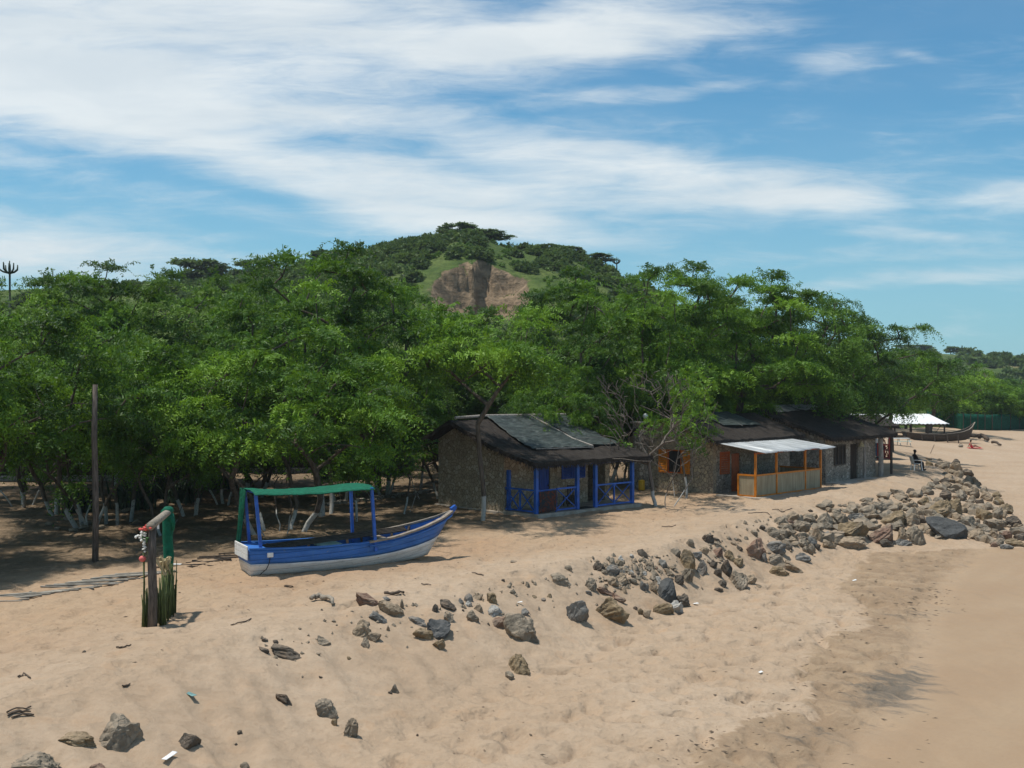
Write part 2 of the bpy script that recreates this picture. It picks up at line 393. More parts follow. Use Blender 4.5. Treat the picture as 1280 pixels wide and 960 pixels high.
# ------------------------------------------------------------------ terrain
BZ = -1.4        # level of the lower beach
def w0(u, v, z=0.0):
    Y = F * (HC - z) / (v - 480.0); return ((u - 640.0) / F * Y, Y)
CREST = [(-600, -40), (-60, -20), (-17, 8)] + [w0(*p) for p in ((-300, 960), (0, 882), (130, 838), (250, 803), (330, 786), (440, 757), (560, 736), (700, 706),
        (820, 688), (930, 652), (1010, 629), (1060, 614), (1110, 600), (1166, 583))] + [(30.6, 86), (32, 97), (34, 110), (38, 122), (48, 138), (60, 152), (78, 163), (130, 172), (400, 200), (900, 300)]
TOE = [(-600, -60), (-40, -40), (-8, 6)] + [w0(u, v, BZ) for u, v in ((380, 1010), (500, 925), (610, 865), (700, 826), (790, 784), (900, 746), (990, 716), (1062, 688), (1130, 684), (1200, 687), (1285, 684), (1296, 664), (1268, 636), (1238, 610), (1205, 588))] + \
      [(34.2, 93), (40, 103), (52, 113), (66, 126), (92, 146), (140, 160), (400, 180), (900, 270)]
def poly_dist(x, y, P):
    d = np.full(x.shape, 1e9)
    for (ax, ay), (bx, by) in zip(P[:-1], P[1:]):
        vx, vy = bx - ax, by - ay; L = vx * vx + vy * vy
        t = np.clip(((x - ax) * vx + (y - ay) * vy) / L, 0, 1)
        d = np.minimum(d, (x - ax - t * vx) ** 2 + (y - ay - t * vy) ** 2)
    return np.sqrt(d)
def inside(x, y, P):
    r = np.zeros(x.shape, bool); n = len(P)
    for i in range(n):
        (ax, ay), (bx, by) = P[i], P[(i + 1) % n]
        if ay == by: continue
        c = ((ay > y) != (by > y)) & (x < (bx - ax) * (y - ay) / (by - ay) + ax); r ^= c
    return r
CP = CREST + [(900, 4000), (-4000, 4000), (-4000, -40)]
TP = TOE + [(900, 4000), (-4000, 4000), (-4000, -60)]
def tfields(x, y):
    x = np.asarray(x, float); y = np.asarray(y, float)
    dc = poly_dist(x, y, CREST); dt = poly_dist(x, y, TOE)
    ic = inside(x, y, CP); it = inside(x, y, TP)
    t = np.where(ic, 0, np.where(it, dc / (dc + dt + 1e-6), 1.0))
    return dc, dt, ic, it, t
def tz(x, y, full=False):
    x = np.asarray(x, float); y = np.asarray(y, float)
    dc, dt, ic, it, t = tfields(x, y)
    beach = BZ - .012 * np.where(it, 0, np.minimum(dt, 60)) + .45 * sstep(75, 190, y)
    ter = .05 * fbm(x * .25, y * .25, 3) + .5 * sstep(85, 170, y) * sstep(30, -40, x)
    # gentle lip at the crest: the bank is built up a little
    lip = np.where(ic, .10 * np.exp(-(dc / 1.5) ** 2), .10) * sstep(90, 60, y)
    prof = .55 * t + .45 * (t * t * (3 - 2 * t))
    z = (ter + lip) * (1 - prof) + beach * prof
    near = sstep(120, 50, y)
    # windblown lumps, runnels down the bank, foot prints
    z = z + near * .045 * fbm(x * .9, y * .9, 21, 4)
    bank = np.where(it & ~ic, np.sin(np.pi * np.clip(t, 0, 1)), 0)
    s = x * .80 + y * .60                       # roughly along the bank
    q = x * .60 - y * .80
    run = fbm(s * 1.5 + .35 * fbm(x * .6, y * .6, 5, 2), q * .32, 31, 3)
    z = z + near * bank * (.27 * run - .10 * np.abs(fbm(s * 1.1 + 3, q * .22, 37, 2)))
    foot = np.where(it & (t < .05), .6, np.where(it, .35, 1.0)) * sstep(0, 1.5, np.where(ic, dc, 3))
    pit = vn(x * 2.3, y * 2.3, 44); pit = np.clip((.42 - pit) / .42, 0, 1) + .45 * np.clip((.4 - vn(x * 4.1 + 9, y * 4.1, 45)) / .4, 0, 1)
    smooth_zone = wetmask(x, y)
    z = z - near * .26 * pit * foot * (1 - .9 * smooth_zone)
    z = z + near * .02 * fbm(x * 4.2, y * 4.2, 55, 2) * (1 - .8 * smooth_zone)
    return z
WETL = [w0(u, v, BZ) for u, v in ((1225, 686), (1200, 705), (1165, 755), (1140, 850), (1095, 905), (1030, 965), (960, 1060), (850, 1200))]
WETP = WETL + [(15, 5), (300, -20), (900, 60), (900, 90), (60, 70), w0(1290, 684, BZ)]
def wetmask(x, y):
    d = poly_dist(x, y, WETL); i = inside(x, y, WETP)
    return sstep(-.8, .8, np.where(i, d, -d))
DAMPL = [w0(u, v, BZ) for u, v in ((1085, 690), (1052, 735), (1085, 752), (1078, 782), (1035, 790), (1000, 838), (1010, 882), (935, 895), (872, 930), (865, 975), (800, 1060), (760, 1200))]
DAMPP = DAMPL + [(15, 5), (300, -20), (900, 60), (900, 90), (60, 70), w0(1290, 684, BZ)]
def dampf(x, y):
    d = poly_dist(x, y, DAMPL); i = inside(x, y, DAMPP)
    return np.clip(.5 + .25 * np.where(i, d, -d), 0, 1)

def ground(u, v):
    """first point where the sight line through photo pixel (u, v) meets the ground"""
    Y = np.geomspace(14, 400, 1400); X = (u - 640) / F * Y; Z = HC - (v - 480) / F * Y
    t = tz(X, Y); k = int(np.argmax(t >= Z)) if (t >= Z).any() else len(Y) - 1
    if k > 0:
        a = Z[k - 1] - t[k - 1]; b = t[k] - Z[k]; f = a / (a + b + 1e-9)
        y = Y[k - 1] + (Y[k] - Y[k - 1]) * f
    else: y = Y[0]
    x = (u - 640) / F * y
    return Vector((x, y, float(tz(np.array([x]), np.array([y]))[0])))
def gz(x, y): return float(tz(np.array([float(x)]), np.array([float(y)]))[0])

def axis_grow(a, b, step, lo, hi, g=1.12):
    c = list(np.arange(a, b, step)); s = step; x = b
    while x < hi: c.append(x); s *= g; x += s
    c.append(hi); s = step; x = a - step
    left = []
    while x > lo: left.append(x); s *= g; x -= s
    left.append(lo)
    return np.array(left[::-1] + c)
xs = axis_grow(-12.5, 24, .12, -2500, 2500, 1.10); ys = axis_grow(19.5, 56, .12, -60, 3500, 1.035)
GX, GY = np.meshgrid(xs, ys); GZ = tz(GX, GY)
m, nt, p = newmat('sand')
po = nt.pos()
big = nt.noise(po, .22, 5); med = nt.noise(po, 1.3, 6, .6); fine = nt.noise(po, 9, 6, .65); grit = nt.noise(po, 60, 3, .7)
dry = nt.mix(nt.ramp(big, .35, .65), (0.364, 0.264, 0.179), (0.406, 0.306, 0.217))
ter = nt.mix(nt.ramp(big, .3, .7), (0.351, 0.231, 0.144), (0.381, 0.272, 0.178))
b = nt.mix(nt.attr('terrace'), dry, ter)
b = nt.mix(nt.math('MULTIPLY', nt.ramp(med, .52, .72), .35), b, (0.367, 0.217, 0.115))
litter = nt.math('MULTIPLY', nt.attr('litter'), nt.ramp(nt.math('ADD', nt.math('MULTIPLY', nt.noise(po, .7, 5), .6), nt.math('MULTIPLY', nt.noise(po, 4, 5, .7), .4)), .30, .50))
b = nt.mix(nt.math('MULTIPLY', litter, .92), b, (.095, .068, .040))  # dark leaf litter that also paints the grove's shade into the sand colour
# dark grit specks and dry bits on the upper terrace
spk = nt.ramp(nt.noise(po, 14, 4, .75), .69, .76); spm = nt.ramp(nt.noise(po, .8, 4), .48, .64)
b = nt.mix(nt.math('MULTIPLY', nt.math('MULTIPLY', spk, spm), .55), b, (.15, .11, .08))
# damp band with ragged edge
stre = nt.noise(nt.mapv(po, rot=(0, 0, R(-42)), scale=(2.6, .9, 1), typ='TEXTURE'), 1.1, 8, .66, .5)
dampv = nt.math('ADD', nt.attr('damp'), nt.math('MULTIPLY', nt.math('SUBTRACT', stre, .5), .55))
dm = nt.ramp(dampv, .48, .535)
wet = nt.attr('wet')
damp_c = nt.mix(nt.ramp(stre, .4, .65), (0.240, 0.167, 0.106), (0.318, 0.228, 0.147))
b = nt.mix(nt.math('MULTIPLY', dm, nt.math('SUBTRACT', 1, wet)), b, damp_c)
wc = nt.mix(nt.ramp(nt.noise(nt.mapv(po, rot=(0, 0, R(50)), scale=(3.5, 1.6, 1), typ='TEXTURE'), .6, 5), .3, .75), (0.287, 0.192, 0.115), (0.323, 0.229, 0.143))
b = nt.mix(nt.math('MULTIPLY', wet, nt.ramp(dampv, .45, .55)), b, wc)
# dark mineral streaks left by the last high water
sk = nt.noise(nt.mapv(po, rot=(0, 0, R(-48)), scale=(1.6, .55, 1), typ='TEXTURE'), 1.2, 9, .7, .5)
skm = nt.math('MULTIPLY', nt.attr('streak'), 1.0)
skf = nt.ramp(nt.math('ADD', sk, nt.math('MULTIPLY', skm, .22)), .66, .90)
b = nt.mix(nt.math('MULTIPLY', nt.math('MULTIPLY', skf, nt.ramp(skm, .05, .3)), .95), b, (.088, .080, .068))
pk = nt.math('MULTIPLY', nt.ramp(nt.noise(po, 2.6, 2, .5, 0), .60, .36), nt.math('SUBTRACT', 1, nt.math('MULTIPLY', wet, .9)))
b = nt.mix(nt.math('MULTIPLY', pk, .20), b, (0.242, 0.164, 0.100))  # hollows coloured darker: footprint shading painted into the sand
b = nt.mix(nt.math('MULTIPLY', nt.ramp(fine, .46, .74), .34), b, (0.251, 0.164, 0.100))
b = nt.mix(nt.math('MULTIPLY', nt.ramp(grit, .35, .7), .2), b, (0.469, 0.370, 0.261))
h = nt.math('SUBTRACT', nt.math('ADD', nt.math('ADD', nt.math('MULTIPLY', med, .8), nt.math('MULTIPLY', fine, .22)), nt.math('MULTIPLY', grit, .16)), nt.math('MULTIPLY', nt.math('MULTIPLY', pk, .42), nt.math('SUBTRACT', 1, nt.math('MULTIPLY', nt.attr('bank'), .8))))
hs = nt.math('MULTIPLY', h, nt.math('SUBTRACT', 1, nt.math('MULTIPLY', wet, .75)))
fin(nt, p, b, nt.math('SUBTRACT', .95, nt.math('MULTIPLY', wet, .25)), nt.bump(hs, .75, .11), .15)
M['sand'] = m
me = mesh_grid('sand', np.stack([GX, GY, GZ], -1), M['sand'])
dc, dt, ic, it, t = tfields(GX, GY)
fattr(me, 'terrace', np.where(ic, sstep(1.0, 5, dc), 0) * sstep(170, 90, GY))
fattr(me, 'bank', np.where(it & ~ic, np.sin(np.pi * np.clip(t, 0, 1)) ** .6, 0)); fattr(me, 'damp', dampf(GX, GY)); fattr(me, 'wet', wetmask(GX, GY))
def blobs(x, y, L):
    s = np.zeros(x.shape)
    for (u, v, r, a, k) in L:
        cx, cy = w0(u, v, BZ); c, sn = math.cos(a), math.sin(a)
        dx, dy = x - cx, y - cy; s = np.maximum(s, k * np.exp(-((dx * c + dy * sn) / r) ** 2 - ((-dx * sn + dy * c) / (r * .45)) ** 2))
    return s
fattr(me, 'streak', blobs(GX, GY, [(1112, 855, 2.7, R(60), 1.75), (1135, 842, 1.8, R(60), 1.5), (1150, 762, 2.6, R(40), .8), (1110, 790, 2.2, R(50), .7), (1015, 905, 1.4, R(50), .9), (1080, 905, 1.4, R(50), .8),
     (990, 950, 1.6, R(45), .9), (1200, 700, 3, R(35), .6), (1060, 830, 2, R(45), .6), (935, 950, 1.4, R(40), .7), (1130, 735, 2.5, R(30), .6)]))
litter_shade = sstep(0, 3.5, GY - (30 + .72 * (GX + 17))) * sstep(140, 100, GY) * sstep(8, -4, GX) * np.where(ic, sstep(5, 9, dc), 0)  # litter edge set along the tree-shade line, painting shade in with it
litter_shade = np.maximum(litter_shade, np.where(ic, sstep(9, 12, dc), 0) * sstep(110, 90, GY) * .8)
fattr(me, 'litter', litter_shade)
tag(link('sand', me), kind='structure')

# ------------------------------------------------------------------ hills
def hill_profile(x, pts):
    return np.interp(x, [p[0] for p in pts], [p[1] for p in pts])
D1 = 200.0
HP = [((u - 640) / F * D1, HC + (480 - v) / F * D1) for u, v in ((-500, 430), (-100, 372), (100, 362), (220, 362), (300, 358), (350, 351), (430, 330), (500, 317), (560, 306), (600, 298), (640, 316), (700, 322), (740, 338), (790, 362), (860, 405), (960, 440), (1100, 470), (1400, 486))]
HP = [(-400, 4)] + HP + [(300, .5)]
HP = [q for q in HP if q[0] < 66] + [(92, -3), (130, -4)]
def scarp_line(x, y):
    dx = x + 4.4
    return 166.5 + 2.8 * fbm(x * .22, 0 * y, 77, 3) + 1.9 * fbm(x * .7, y * .5, 78, 3) - 1.8 * np.exp(-((dx + 1.5) / 1.2) ** 2) - np.where(dx < 0, .17, .07) * dx ** 2
def hz(x, y):
    pr = hill_profile(x * D1 / np.maximum(y, 120) if False else x, HP)
    f = sstep(95, 200, y) * (1 - .6 * sstep(215, 330, y))
    z = .4 - 3.2 * sstep(99, 93, y) + (pr - .4) * f + 1.2 * fbm(x * .06, y * .06, 71, 4) * f
    z = z - 5.0 * sstep(16, 27, x + .0 * y) * sstep(190, 168, y)
    # eroded scarp bitten out of the near slope
    cx = -4.4; dx = x - cx
    yc = scarp_line(x, y)
    drop = 7.8 * np.clip(1 - (np.abs(dx) / 6.9) ** 1.7, 0, 1) * (1 + .10 * fbm(x * .5, y * .5, 79, 3))
    ledge = .62 * sstep(.9, -.3, y - yc) + .38 * sstep(1.0, -.2, y - yc + 2.0 + .8 * fbm(x * .5, 0 * y + 3, 80, 2))
    wl = drop * ledge * sstep(146, 157, y)
    return z - wl + .10 * wl * fbm(x * 1.1, y * 1.1 + z, 83, 3)
hx = np.concatenate([np.arange(-400, -30, 4.0), np.arange(-30, 22, .45), np.arange(22, 125, 4.0)])
hy = np.concatenate([np.arange(92, 150, 3.0), np.arange(150, 182, .4), np.arange(182, 420, 4.0)])
HX, HY = np.meshgrid(hx, hy); HZ = hz(HX, HY)
m, nt, p = newmat('hill_grass'); po = nt.pos()
g1 = nt.noise(po, .12, 5); g2 = nt.noise(po, .9, 6, .65)
b = nt.mix(nt.ramp(g1, .35, .65), (.060, .100, .022), (.115, .150, .042))
b = nt.mix(nt.math('MULTIPLY', nt.ramp(nt.math('ADD', nt.math('MULTIPLY', g2, .6), nt.math('MULTIPLY', nt.noise(po, 3.0, 6, .7), .4)), .42, .62), .75), b, (.034, .056, .016))
g = nt.node('ShaderNodeNewGeometry'); sx = nt.node('ShaderNodeSeparateXYZ'); nt.put(sx.inputs[0], g.outputs['Normal'])
strat = nt.math('ADD', nt.math('MULTIPLY', nt.noise(nt.mapv(po, scale=(.22, .22, 1.1)), 1.0, 7, .62), .55), nt.math('MULTIPLY', nt.noise(po, 1.1, 8, .68), .45))
rk = nt.mix(nt.ramp(strat, .35, .68), (.12, .088, .058), (.32, .23, .145))
rk = nt.mix(nt.math('MULTIPLY', nt.ramp(nt.noise(po, .5, 5), .5, .7), .6), rk, (.40, .29, .19))
bare = nt.math('ADD', nt.math('SUBTRACT', 1, nt.ramp(nt.math('ADD', sx.outputs[2], nt.math('MULTIPLY', nt.math('SUBTRACT', g2, .5), .3)), .62, .80)), nt.attr('bare'), clamp=True)
b = nt.mix(bare, b, rk)
fin(nt, p, b, .95, nt.bump(nt.math('ADD', g2, strat), .9, .5), .1); M['hill'] = m
me = mesh_grid('hill', np.stack([HX, HY, HZ], -1), M['hill'])
YC = scarp_line(HX, HY); bareA = sstep(6.9, 5.0, np.abs(HX + 4.4) + 2.6 * fbm(HX * .5, HY * .5, 19, 3)) * sstep(-7.5, -4.5, HY - YC + 3 * fbm(HX * .4, HY * .4, 29, 3)) * sstep(.6, -.3, HY - YC + .8 * fbm(HX * 1.3, HY * 1.3, 39, 2))
fattr(me, 'bare', bareA)
tag(link('hill', me), kind='structure')
D2 = 430.0
HP2 = [(40, 6)] + [((u - 640) / F * D2, HC + (480 - v) / F * D2) for u, v in ((1000, 452), (1080, 444), (1130, 442), (1170, 443), (1215, 446), (1250, 455), (1290, 462), (1400, 470), (1600, 478))] + [(600, 2)]
fx = np.arange(20, 620, 6.0); fy = np.arange(250, 560, 6.0)
FX, FY = np.meshgrid(fx, fy)
FZ = -1.2 + (hill_profile(FX, HP2) + 1.2) * sstep(255, 430, FY) * (1 - .5 * sstep(440, 560, FY)) + 1.0 * fbm(FX * .03, FY * .03, 91, 4) * sstep(260, 320, FY)
me = mesh_grid('far_hill', np.stack([FX, FY, FZ], -1), M['hill'])
bb = np.exp(-((FX - (1213 - 640) / F * 400) / 9) ** 2 - ((FY - 372) / 12) ** 2); fattr(me, 'bare', np.clip(bb * 1.6 - .5, 0, 1))
tag(link('far_hill', me), kind='structure')
def fhz(x, y):
    x = np.array([float(x)]); y = np.array([float(y)])
    return float((-1.2 + (hill_profile(x, HP2) + 1.2) * sstep(255, 430, y) * (1 - .5 * sstep(440, 560, y)) + 1.0 * fbm(x * .03, y * .03, 91, 4) * sstep(260, 320, y))[0])
# ------------------------------------------------------------------ trees
def unit(a): return a / (np.linalg.norm(a, axis=-1, keepdims=True) + 1e-9)
def sprays(P, D, L, droop, tint, rng, n=8, ll=.22, lw=.085, wild=.35):
    """feathery twigs: rows of small leaf faces along drooping stalks"""
    S = len(P); t = (np.arange(n) + .6) / n
    z = np.array([0, 0, 1.0])
    pos = P[:, None] + D[:, None] * (L[:, None, None] * t[None, :, None]) - z * (droop * L)[:, None, None] * (t ** 2)[None, :, None]
    T = unit(D[:, None] - z * (2 * droop[:, None, None] * t[None, :, None]))
    up = unit(z + .8 * rng.normal(size=(S, 1, 3)))
    side = unit(np.cross(T, np.broadcast_to(up, T.shape)))
    V = np.empty((S, n, 2, 4, 3))
    for k, sg in enumerate((-1, 1)):
        out = unit(side * sg + T * .55 - z * .22 + wild * rng.normal(size=T.shape))
        l = ll * (1.1 - .5 * t)[None, :, None] * rng.uniform(.6, 1.3, size=(S, n, 1)); w = lw * rng.uniform(.7, 1.3, size=(S, n, 1))
        wv = unit(T + .4 * rng.normal(size=T.shape))
        V[:, :, k, 0] = pos - wv * w * .35; V[:, :, k, 1] = pos + wv * w * .35
        V[:, :, k, 2] = pos + out * l + wv * w * .5; V[:, :, k, 3] = pos + out * l - wv * w * .5
    tt = np.repeat(tint, n * 2 * 4)
    return V.reshape(-1, 4, 3), tt

def skeleton(rng, H, Rc, stems, zlow, tips, spread=.35, lean=(0, 0), rtrunk=.13, fork=.45, wob=.17):
    """trunk(s) and limbs grown to every tip; returns MB-ready node arrays"""
    N = [];  par = []
    def add(p, q): N.append(np.array(p, float)); par.append(q); return len(N) - 1
    root = add(np.array([0, 0, -.45]), -1)
    for s in range(stems):
        a = 2 * math.pi * s / stems + rng.uniform(-.5, .5)
        r0 = (.12 + .10 * stems) if stems > 1 else 0
        p = np.array([math.cos(a) * r0 * rng.uniform(.5, 1.2), math.sin(a) * r0 * rng.uniform(.5, 1.2), -.2]); k = add(p, root)
        d = unit(np.array([math.cos(a) * spread * (stems > 1) + lean[0], math.sin(a) * spread * (stems > 1) + lean[1], 1.0]))
        hh = H * fork * rng.uniform(.8, 1.25); steps = 7
        for i in range(steps):
            d = unit(d + wob * rng.normal(size=3) * np.array([1, 1, .3])); p = p + d * hh / steps; k = add(p, k)
    order = np.argsort(np.linalg.norm(tips - np.array([0, 0, H * fork]), axis=1))
    for ti in order:
        tp = tips[ti]; A = np.array(N)
        d = tp - A; dist = np.linalg.norm(d, axis=1)
        cost = dist + 2.5 * np.maximum(0, A[:, 2] - tp[2] + .3) + np.where(A[:, 2] < min(zlow, H * .28), 6, 0) + .25 * np.linalg.norm(A[:, :2], axis=1)
        k = int(np.argmin(cost)); a = A[k]; L = dist[k]
        n = max(2, int(L / .7)); b1 = a + (tp - a) * .5 + np.array([0, 0, .14 * L]) + .06 * L * rng.normal(size=3)
        for i in range(1, n + 1):
            f = i / n; q = (1 - f) ** 2 * a + 2 * f * (1 - f) * b1 + f * f * tp + (0 if i == n else 1) * .05 * rng.normal(size=3); k = add(q, k)
    cnt = np.zeros(len(N))
    for i in range(len(N) - 1, -1, -1):
        cnt[i] = max(cnt[i], 1)
        if par[i] >= 0: cnt[par[i]] += cnt[i]
    tot = max(cnt[0], cnt.max())
    rad = np.maximum(.016, rtrunk * (cnt / tot) ** .5)
    return np.array(N), par, rad

def branch_mesh(name, N, par, rad, mat, extra=None):
    V = []; Fc = []; b = 0
    for i, pi in enumerate(par):
        if pi < 0: continue
        a, c = N[pi], N[i]; r1 = min(rad[pi], rad[i] * 1.5); r2 = rad[i]
        if r1 < .02: ns = 3
        elif r1 < .06: ns = 5
        else: ns = 8
        t = unit(c - a); u = np.cross(t, [0.31, .2, .93]) ; u = u if np.linalg.norm(u) > .1 else np.cross(t, [1, 0, 0]); u = unit(u); w = np.cross(t, u)
        an = 2 * np.pi * np.arange(ns) / ns; ring = np.cos(an)[:, None] * u + np.sin(an)[:, None] * w
        c2 = c + t * r2 * .25
        V.append(a + ring * r1); V.append(c2 + ring * r2)
        for k in range(ns): Fc.append((b + k, b + (k + 1) % ns, b + ns + (k + 1) % ns, b + ns + k))
        b += 2 * ns
    me = bpy.data.meshes.new(name); me.from_pydata(np.concatenate(V).tolist(), [], Fc); me.materials.append(mat)
    me.polygons.foreach_set('use_smooth', [True] * len(me.polygons)); me.update(); return me

def tree_proto(name, seed, H, Rc, stems=3, zlow=2.2, K=110, ns=17, leaf='leaf', bark='bark_white', flat=.55, droop=.42, ll=.17, lw=.058, sl=(.65, 1.4), spread=.35, rtrunk=.16, lean=(0, 0), fill=.25, offset=(0, 0), fork=.45, n=11, ragged=.08, wob=.17):
    rng = np.random.default_rng(seed)
    # tips fill the outer shell of an uneven umbrella
    zc = zlow + (H - zlow) * .40
    tips = []
    lob = rng.uniform(0, 6.28, 8)
    while len(tips) < K:
        d = unit(rng.normal(size=3)); 
        az = math.atan2(d[1], d[0])
        rr = (1 + .22 * math.sin(2 * az + lob[0]) + .16 * math.sin(3 * az + lob[1]) + .13 * math.sin(5 * az + lob[2]))
        s = rng.uniform(.35, 1) ** .33 if rng.random() > fill else rng.uniform(.2, .9)
        up = d[2]
        hz_ = (H - zc) * min(1.06, 1 + .18 * math.sin(3 * az + lob[3]) + ragged * rng.normal()) if up > 0 else (zc - zlow)
        hor = math.sqrt(max(0, 1 - d[2] ** 2)) ** flat
        p = np.array([math.cos(az) * hor * Rc * rr * s + offset[0], math.sin(az) * hor * Rc * rr * s + offset[1], zc + d[2] * hz_ * s])
        if up < -.55 and rng.random() < .7: continue
        tips.append(p)
    tips = np.array(tips)
    N, par, rad = skeleton(rng, H, Rc, stems, zlow, tips, spread, lean, rtrunk, fork=fork, wob=wob)
    tm = branch_mesh(name + '_trunk', N, par, rad, M[bark])
    # sprays
    S = K * ns; ti = np.repeat(np.arange(K), ns)
    P = tips[ti] + rng.normal(size=(S, 3)) * np.array([.34, .34, .06])
    outw = unit((tips - np.array([offset[0], offset[1], zc])) * np.array([1, 1, .40]))[ti]
    D = unit(outw * .75 + rng.normal(size=(S, 3)) * np.array([.95, .95, .16]) + np.array([0, 0, .20]))
    L = rng.uniform(*sl, size=S); dr = droop * rng.uniform(.6, 1.9, size=S)
    ct = rng.beta(.7, .9, size=K); tint = np.clip(ct[ti] * 1.0 + rng.uniform(0, .24, size=S) - .06, 0, 1.1)
    V, tt = sprays(P, D, L, dr, tint, rng, n=n, ll=ll, lw=lw)
    cm = mesh_quads(name + '_crown', V, M[leaf]); fattr(cm, 'tint', tt)
    return dict(trunk=tm, crown=cm, H=H, R=Rc)

PR = {
 'big':   tree_proto('tree', 1, 9, 5.0, 8, 2.2, 96, 32, bark='bark_white', spread=.55, rtrunk=.20, droop=.5),
 'tall':  tree_proto('tree', 2, 11, 4.6, 2, 3.4, 88, 32, spread=.25, rtrunk=.20, fork=.5, ragged=.09),
 'wide':  tree_proto('tree', 3, 9, 5.5, 4, 1.8, 104, 32, spread=.5, rtrunk=.17, droop=.55),
 'round': tree_proto('tree', 4, 10, 4.5, 2, 1.4, 94, 32, spread=.35, rtrunk=.19, droop=.5, ragged=.09, bark='bark', leaf='leaf_b'),
 'thin':  tree_proto('tree', 5, 8, 3.0, 1, 4.9, 46, 24, leaf='leaf', spread=.22, rtrunk=.095, droop=.45, ll=.16, lw=.055, lean=(.11, 0), fork=.52, wob=.06),
 'weep':  tree_proto('tree', 6, 10, 5.5, 2, 2.2, 108, 30, spread=.5, rtrunk=.28, droop=.75, bark='bark', leaf='leaf_c', sl=(.7, 1.45), lean=(.15, 0)),
 'far':   tree_proto('tree', 7, 9, 5.2, 2, 3.6, 86, 22, spread=.4, rtrunk=.22, droop=.6, bark='bark', ll=.26, lw=.10, n=7, sl=(.7, 1.3)),
 'farlow': tree_proto('tree', 13, 8, 5.2, 2, 1.7, 120, 22, spread=.4, rtrunk=.25, droop=.75, bark='bark', ll=.26, lw=.10, n=7, sl=(.7, 1.4)),
 'near':  tree_proto('tree', 12, 9, 5.4, 3, 3.0, 104, 32, spread=.5, rtrunk=.17, droop=.5),
 'sap':   tree_proto('tree', 8, 4.2, 1.1, 2, 2.0, 13, 12, spread=.3, rtrunk=.06, ll=.14, lw=.045, sl=(.4, .8)),
 'hill':  tree_proto('tree', 9, 5.5, 3.0, 1, 1.6, 60, 14, leaf='leaf_dark', bark='bark', rtrunk=.2, ll=.42, lw=.26, n=4, sl=(.6, 1.1), droop=.2),
 'bush':  tree_proto('tree', 10, 3.2, 2.1, 3, .4, 40, 14, leaf='leaf_dark', bark='bark', rtrunk=.1, ll=.42, lw=.26, n=4, sl=(.6, 1.0), droop=.2, flat=.8),
}
# the near-bare tree: grey limbs, leaves only here and there
rng = np.random.default_rng(77)
tips = []
for k in range(300):
    a = rng.uniform(0, 6.28); r = rng.uniform(.2, 1) ** .6 * 3.3; z = 2.4 + rng.uniform(0, 1) ** .8 * 4.0
    tips.append([r * math.cos(a) - .4, r * math.sin(a) * .9, z - .12 * r])
tips = np.array(tips)
N, par, rad = skeleton(rng, 6.5, 3.3, 3, 1.0, tips, .55, (0, 0), .105, fork=.32)
bm_ = branch_mesh('bare_trunk', N, par, np.maximum(rad, .013), M['bark_grey'])
sel = tips[((tips[:, 0] > 1.0) & (tips[:, 2] > 4.2)) | (rng.random(len(tips)) < .04)][:26]; ti = np.repeat(np.arange(len(sel)), 6)
P = sel[ti] + rng.normal(size=(len(ti), 3)) * .25; D = unit(rng.normal(size=(len(ti), 3)) + np.array([0, 0, .3]))
V, tt = sprays(P, D, rng.uniform(.35, .8, len(ti)), rng.uniform(.2, .6, len(ti)), rng.uniform(.2, 1, len(ti)), rng, n=7, ll=.17, lw=.07)
cm_ = mesh_quads('bare_crown', V, M['leaf']); fattr(cm_, 'tint', tt)
PR['bare'] = dict(trunk=bm_, crown=cm_, H=6.5, R=3.3)

def plant_tree(name, label, proto, x, y, H, Rr, rz, group=None, z=None, cat='tree'):
    p = PR[proto]; z = gz(x, y) if z is None else z
    o = thing(name, label, cat, (x, y, z), rz, group)
    o.scale = (Rr / p['R'], Rr / p['R'], H / p['H'])
    link('trunk', p['trunk'], o); link('crown', p['crown'], o); return o
def tree_px(name, label, proto, u, Y, vtop, rpx, rz=None, group='trees of the grove behind the beach'):
    x = (u - 640) / F * Y; z = gz(x, Y); H = HC + (480 - vtop) / F * Y - z; Rr = rpx / F * Y
    return plant_tree(name, label, proto, x, Y, H * (.955 if proto not in ('thin', 'sap', 'bare') else 1), Rr, random.uniform(0, 6.28) if rz is None else rz, group, z)
T = tree_px
# front row
T('acacia_tree', 'broad many-stemmed feathery tree with whitewashed feet right behind the blue boat', 'big', 345, 43.0, 392, 158, 0.3)
T('acacia_tree', 'tall bright green feathery tree with forked dark trunk rising above the boat canopy', 'tall', 408, 49, 292, 122, 1.0)
T('acacia_tree', 'leaning feathery tree with thin whitewashed stems beside the tall bare pole', 'wide', 112, 44.6, 392, 128, 2.0)
T('acacia_tree', 'bright leafy tree cut off by the left edge of the photo', 'near', -75, 36.5, 352, 190, 4.0)
T('acacia_tree', 'foliage hanging in at the extreme left edge of the photo, nearest of all trees', 'near', -185, 33.5, 345, 175, 2.2)
T('acacia_tree', 'drooping feathery tree between the boat bow and the blue hut gable', 'tall', 484, 57.5, 396, 72, 5.2)
T('slender_tree', 'slender grey-green tree with whitewashed foot in front of the blue hut', 'thin', 603, 46.8, 378, 92, 0.0)
T('bare_tree', 'nearly leafless grey tree with whitewashed foot between the blue and orange huts', 'bare', 829, 52.3, 452, 78, 0.2)
T('slender_tree', 'thin pale-stemmed young tree in front of the orange shutters', 'sap', 850, 56.3, 500, 30, 2.2)
T('young_tree', 'thin sapling with bare whitewashed stem between boat bow and hut', 'sap', 507, 49.4, 545, 24, 1.2)
T('young_tree', 'small leafy sapling close against the blue hut gable wall', 'sap', 536, 55.5, 528, 34, 3.0)
T('young_tree', 'whitewashed young tree leaning on the shaded ground behind the boat canopy', 'sap', 472, 56.5, 500, 40, 4.4)
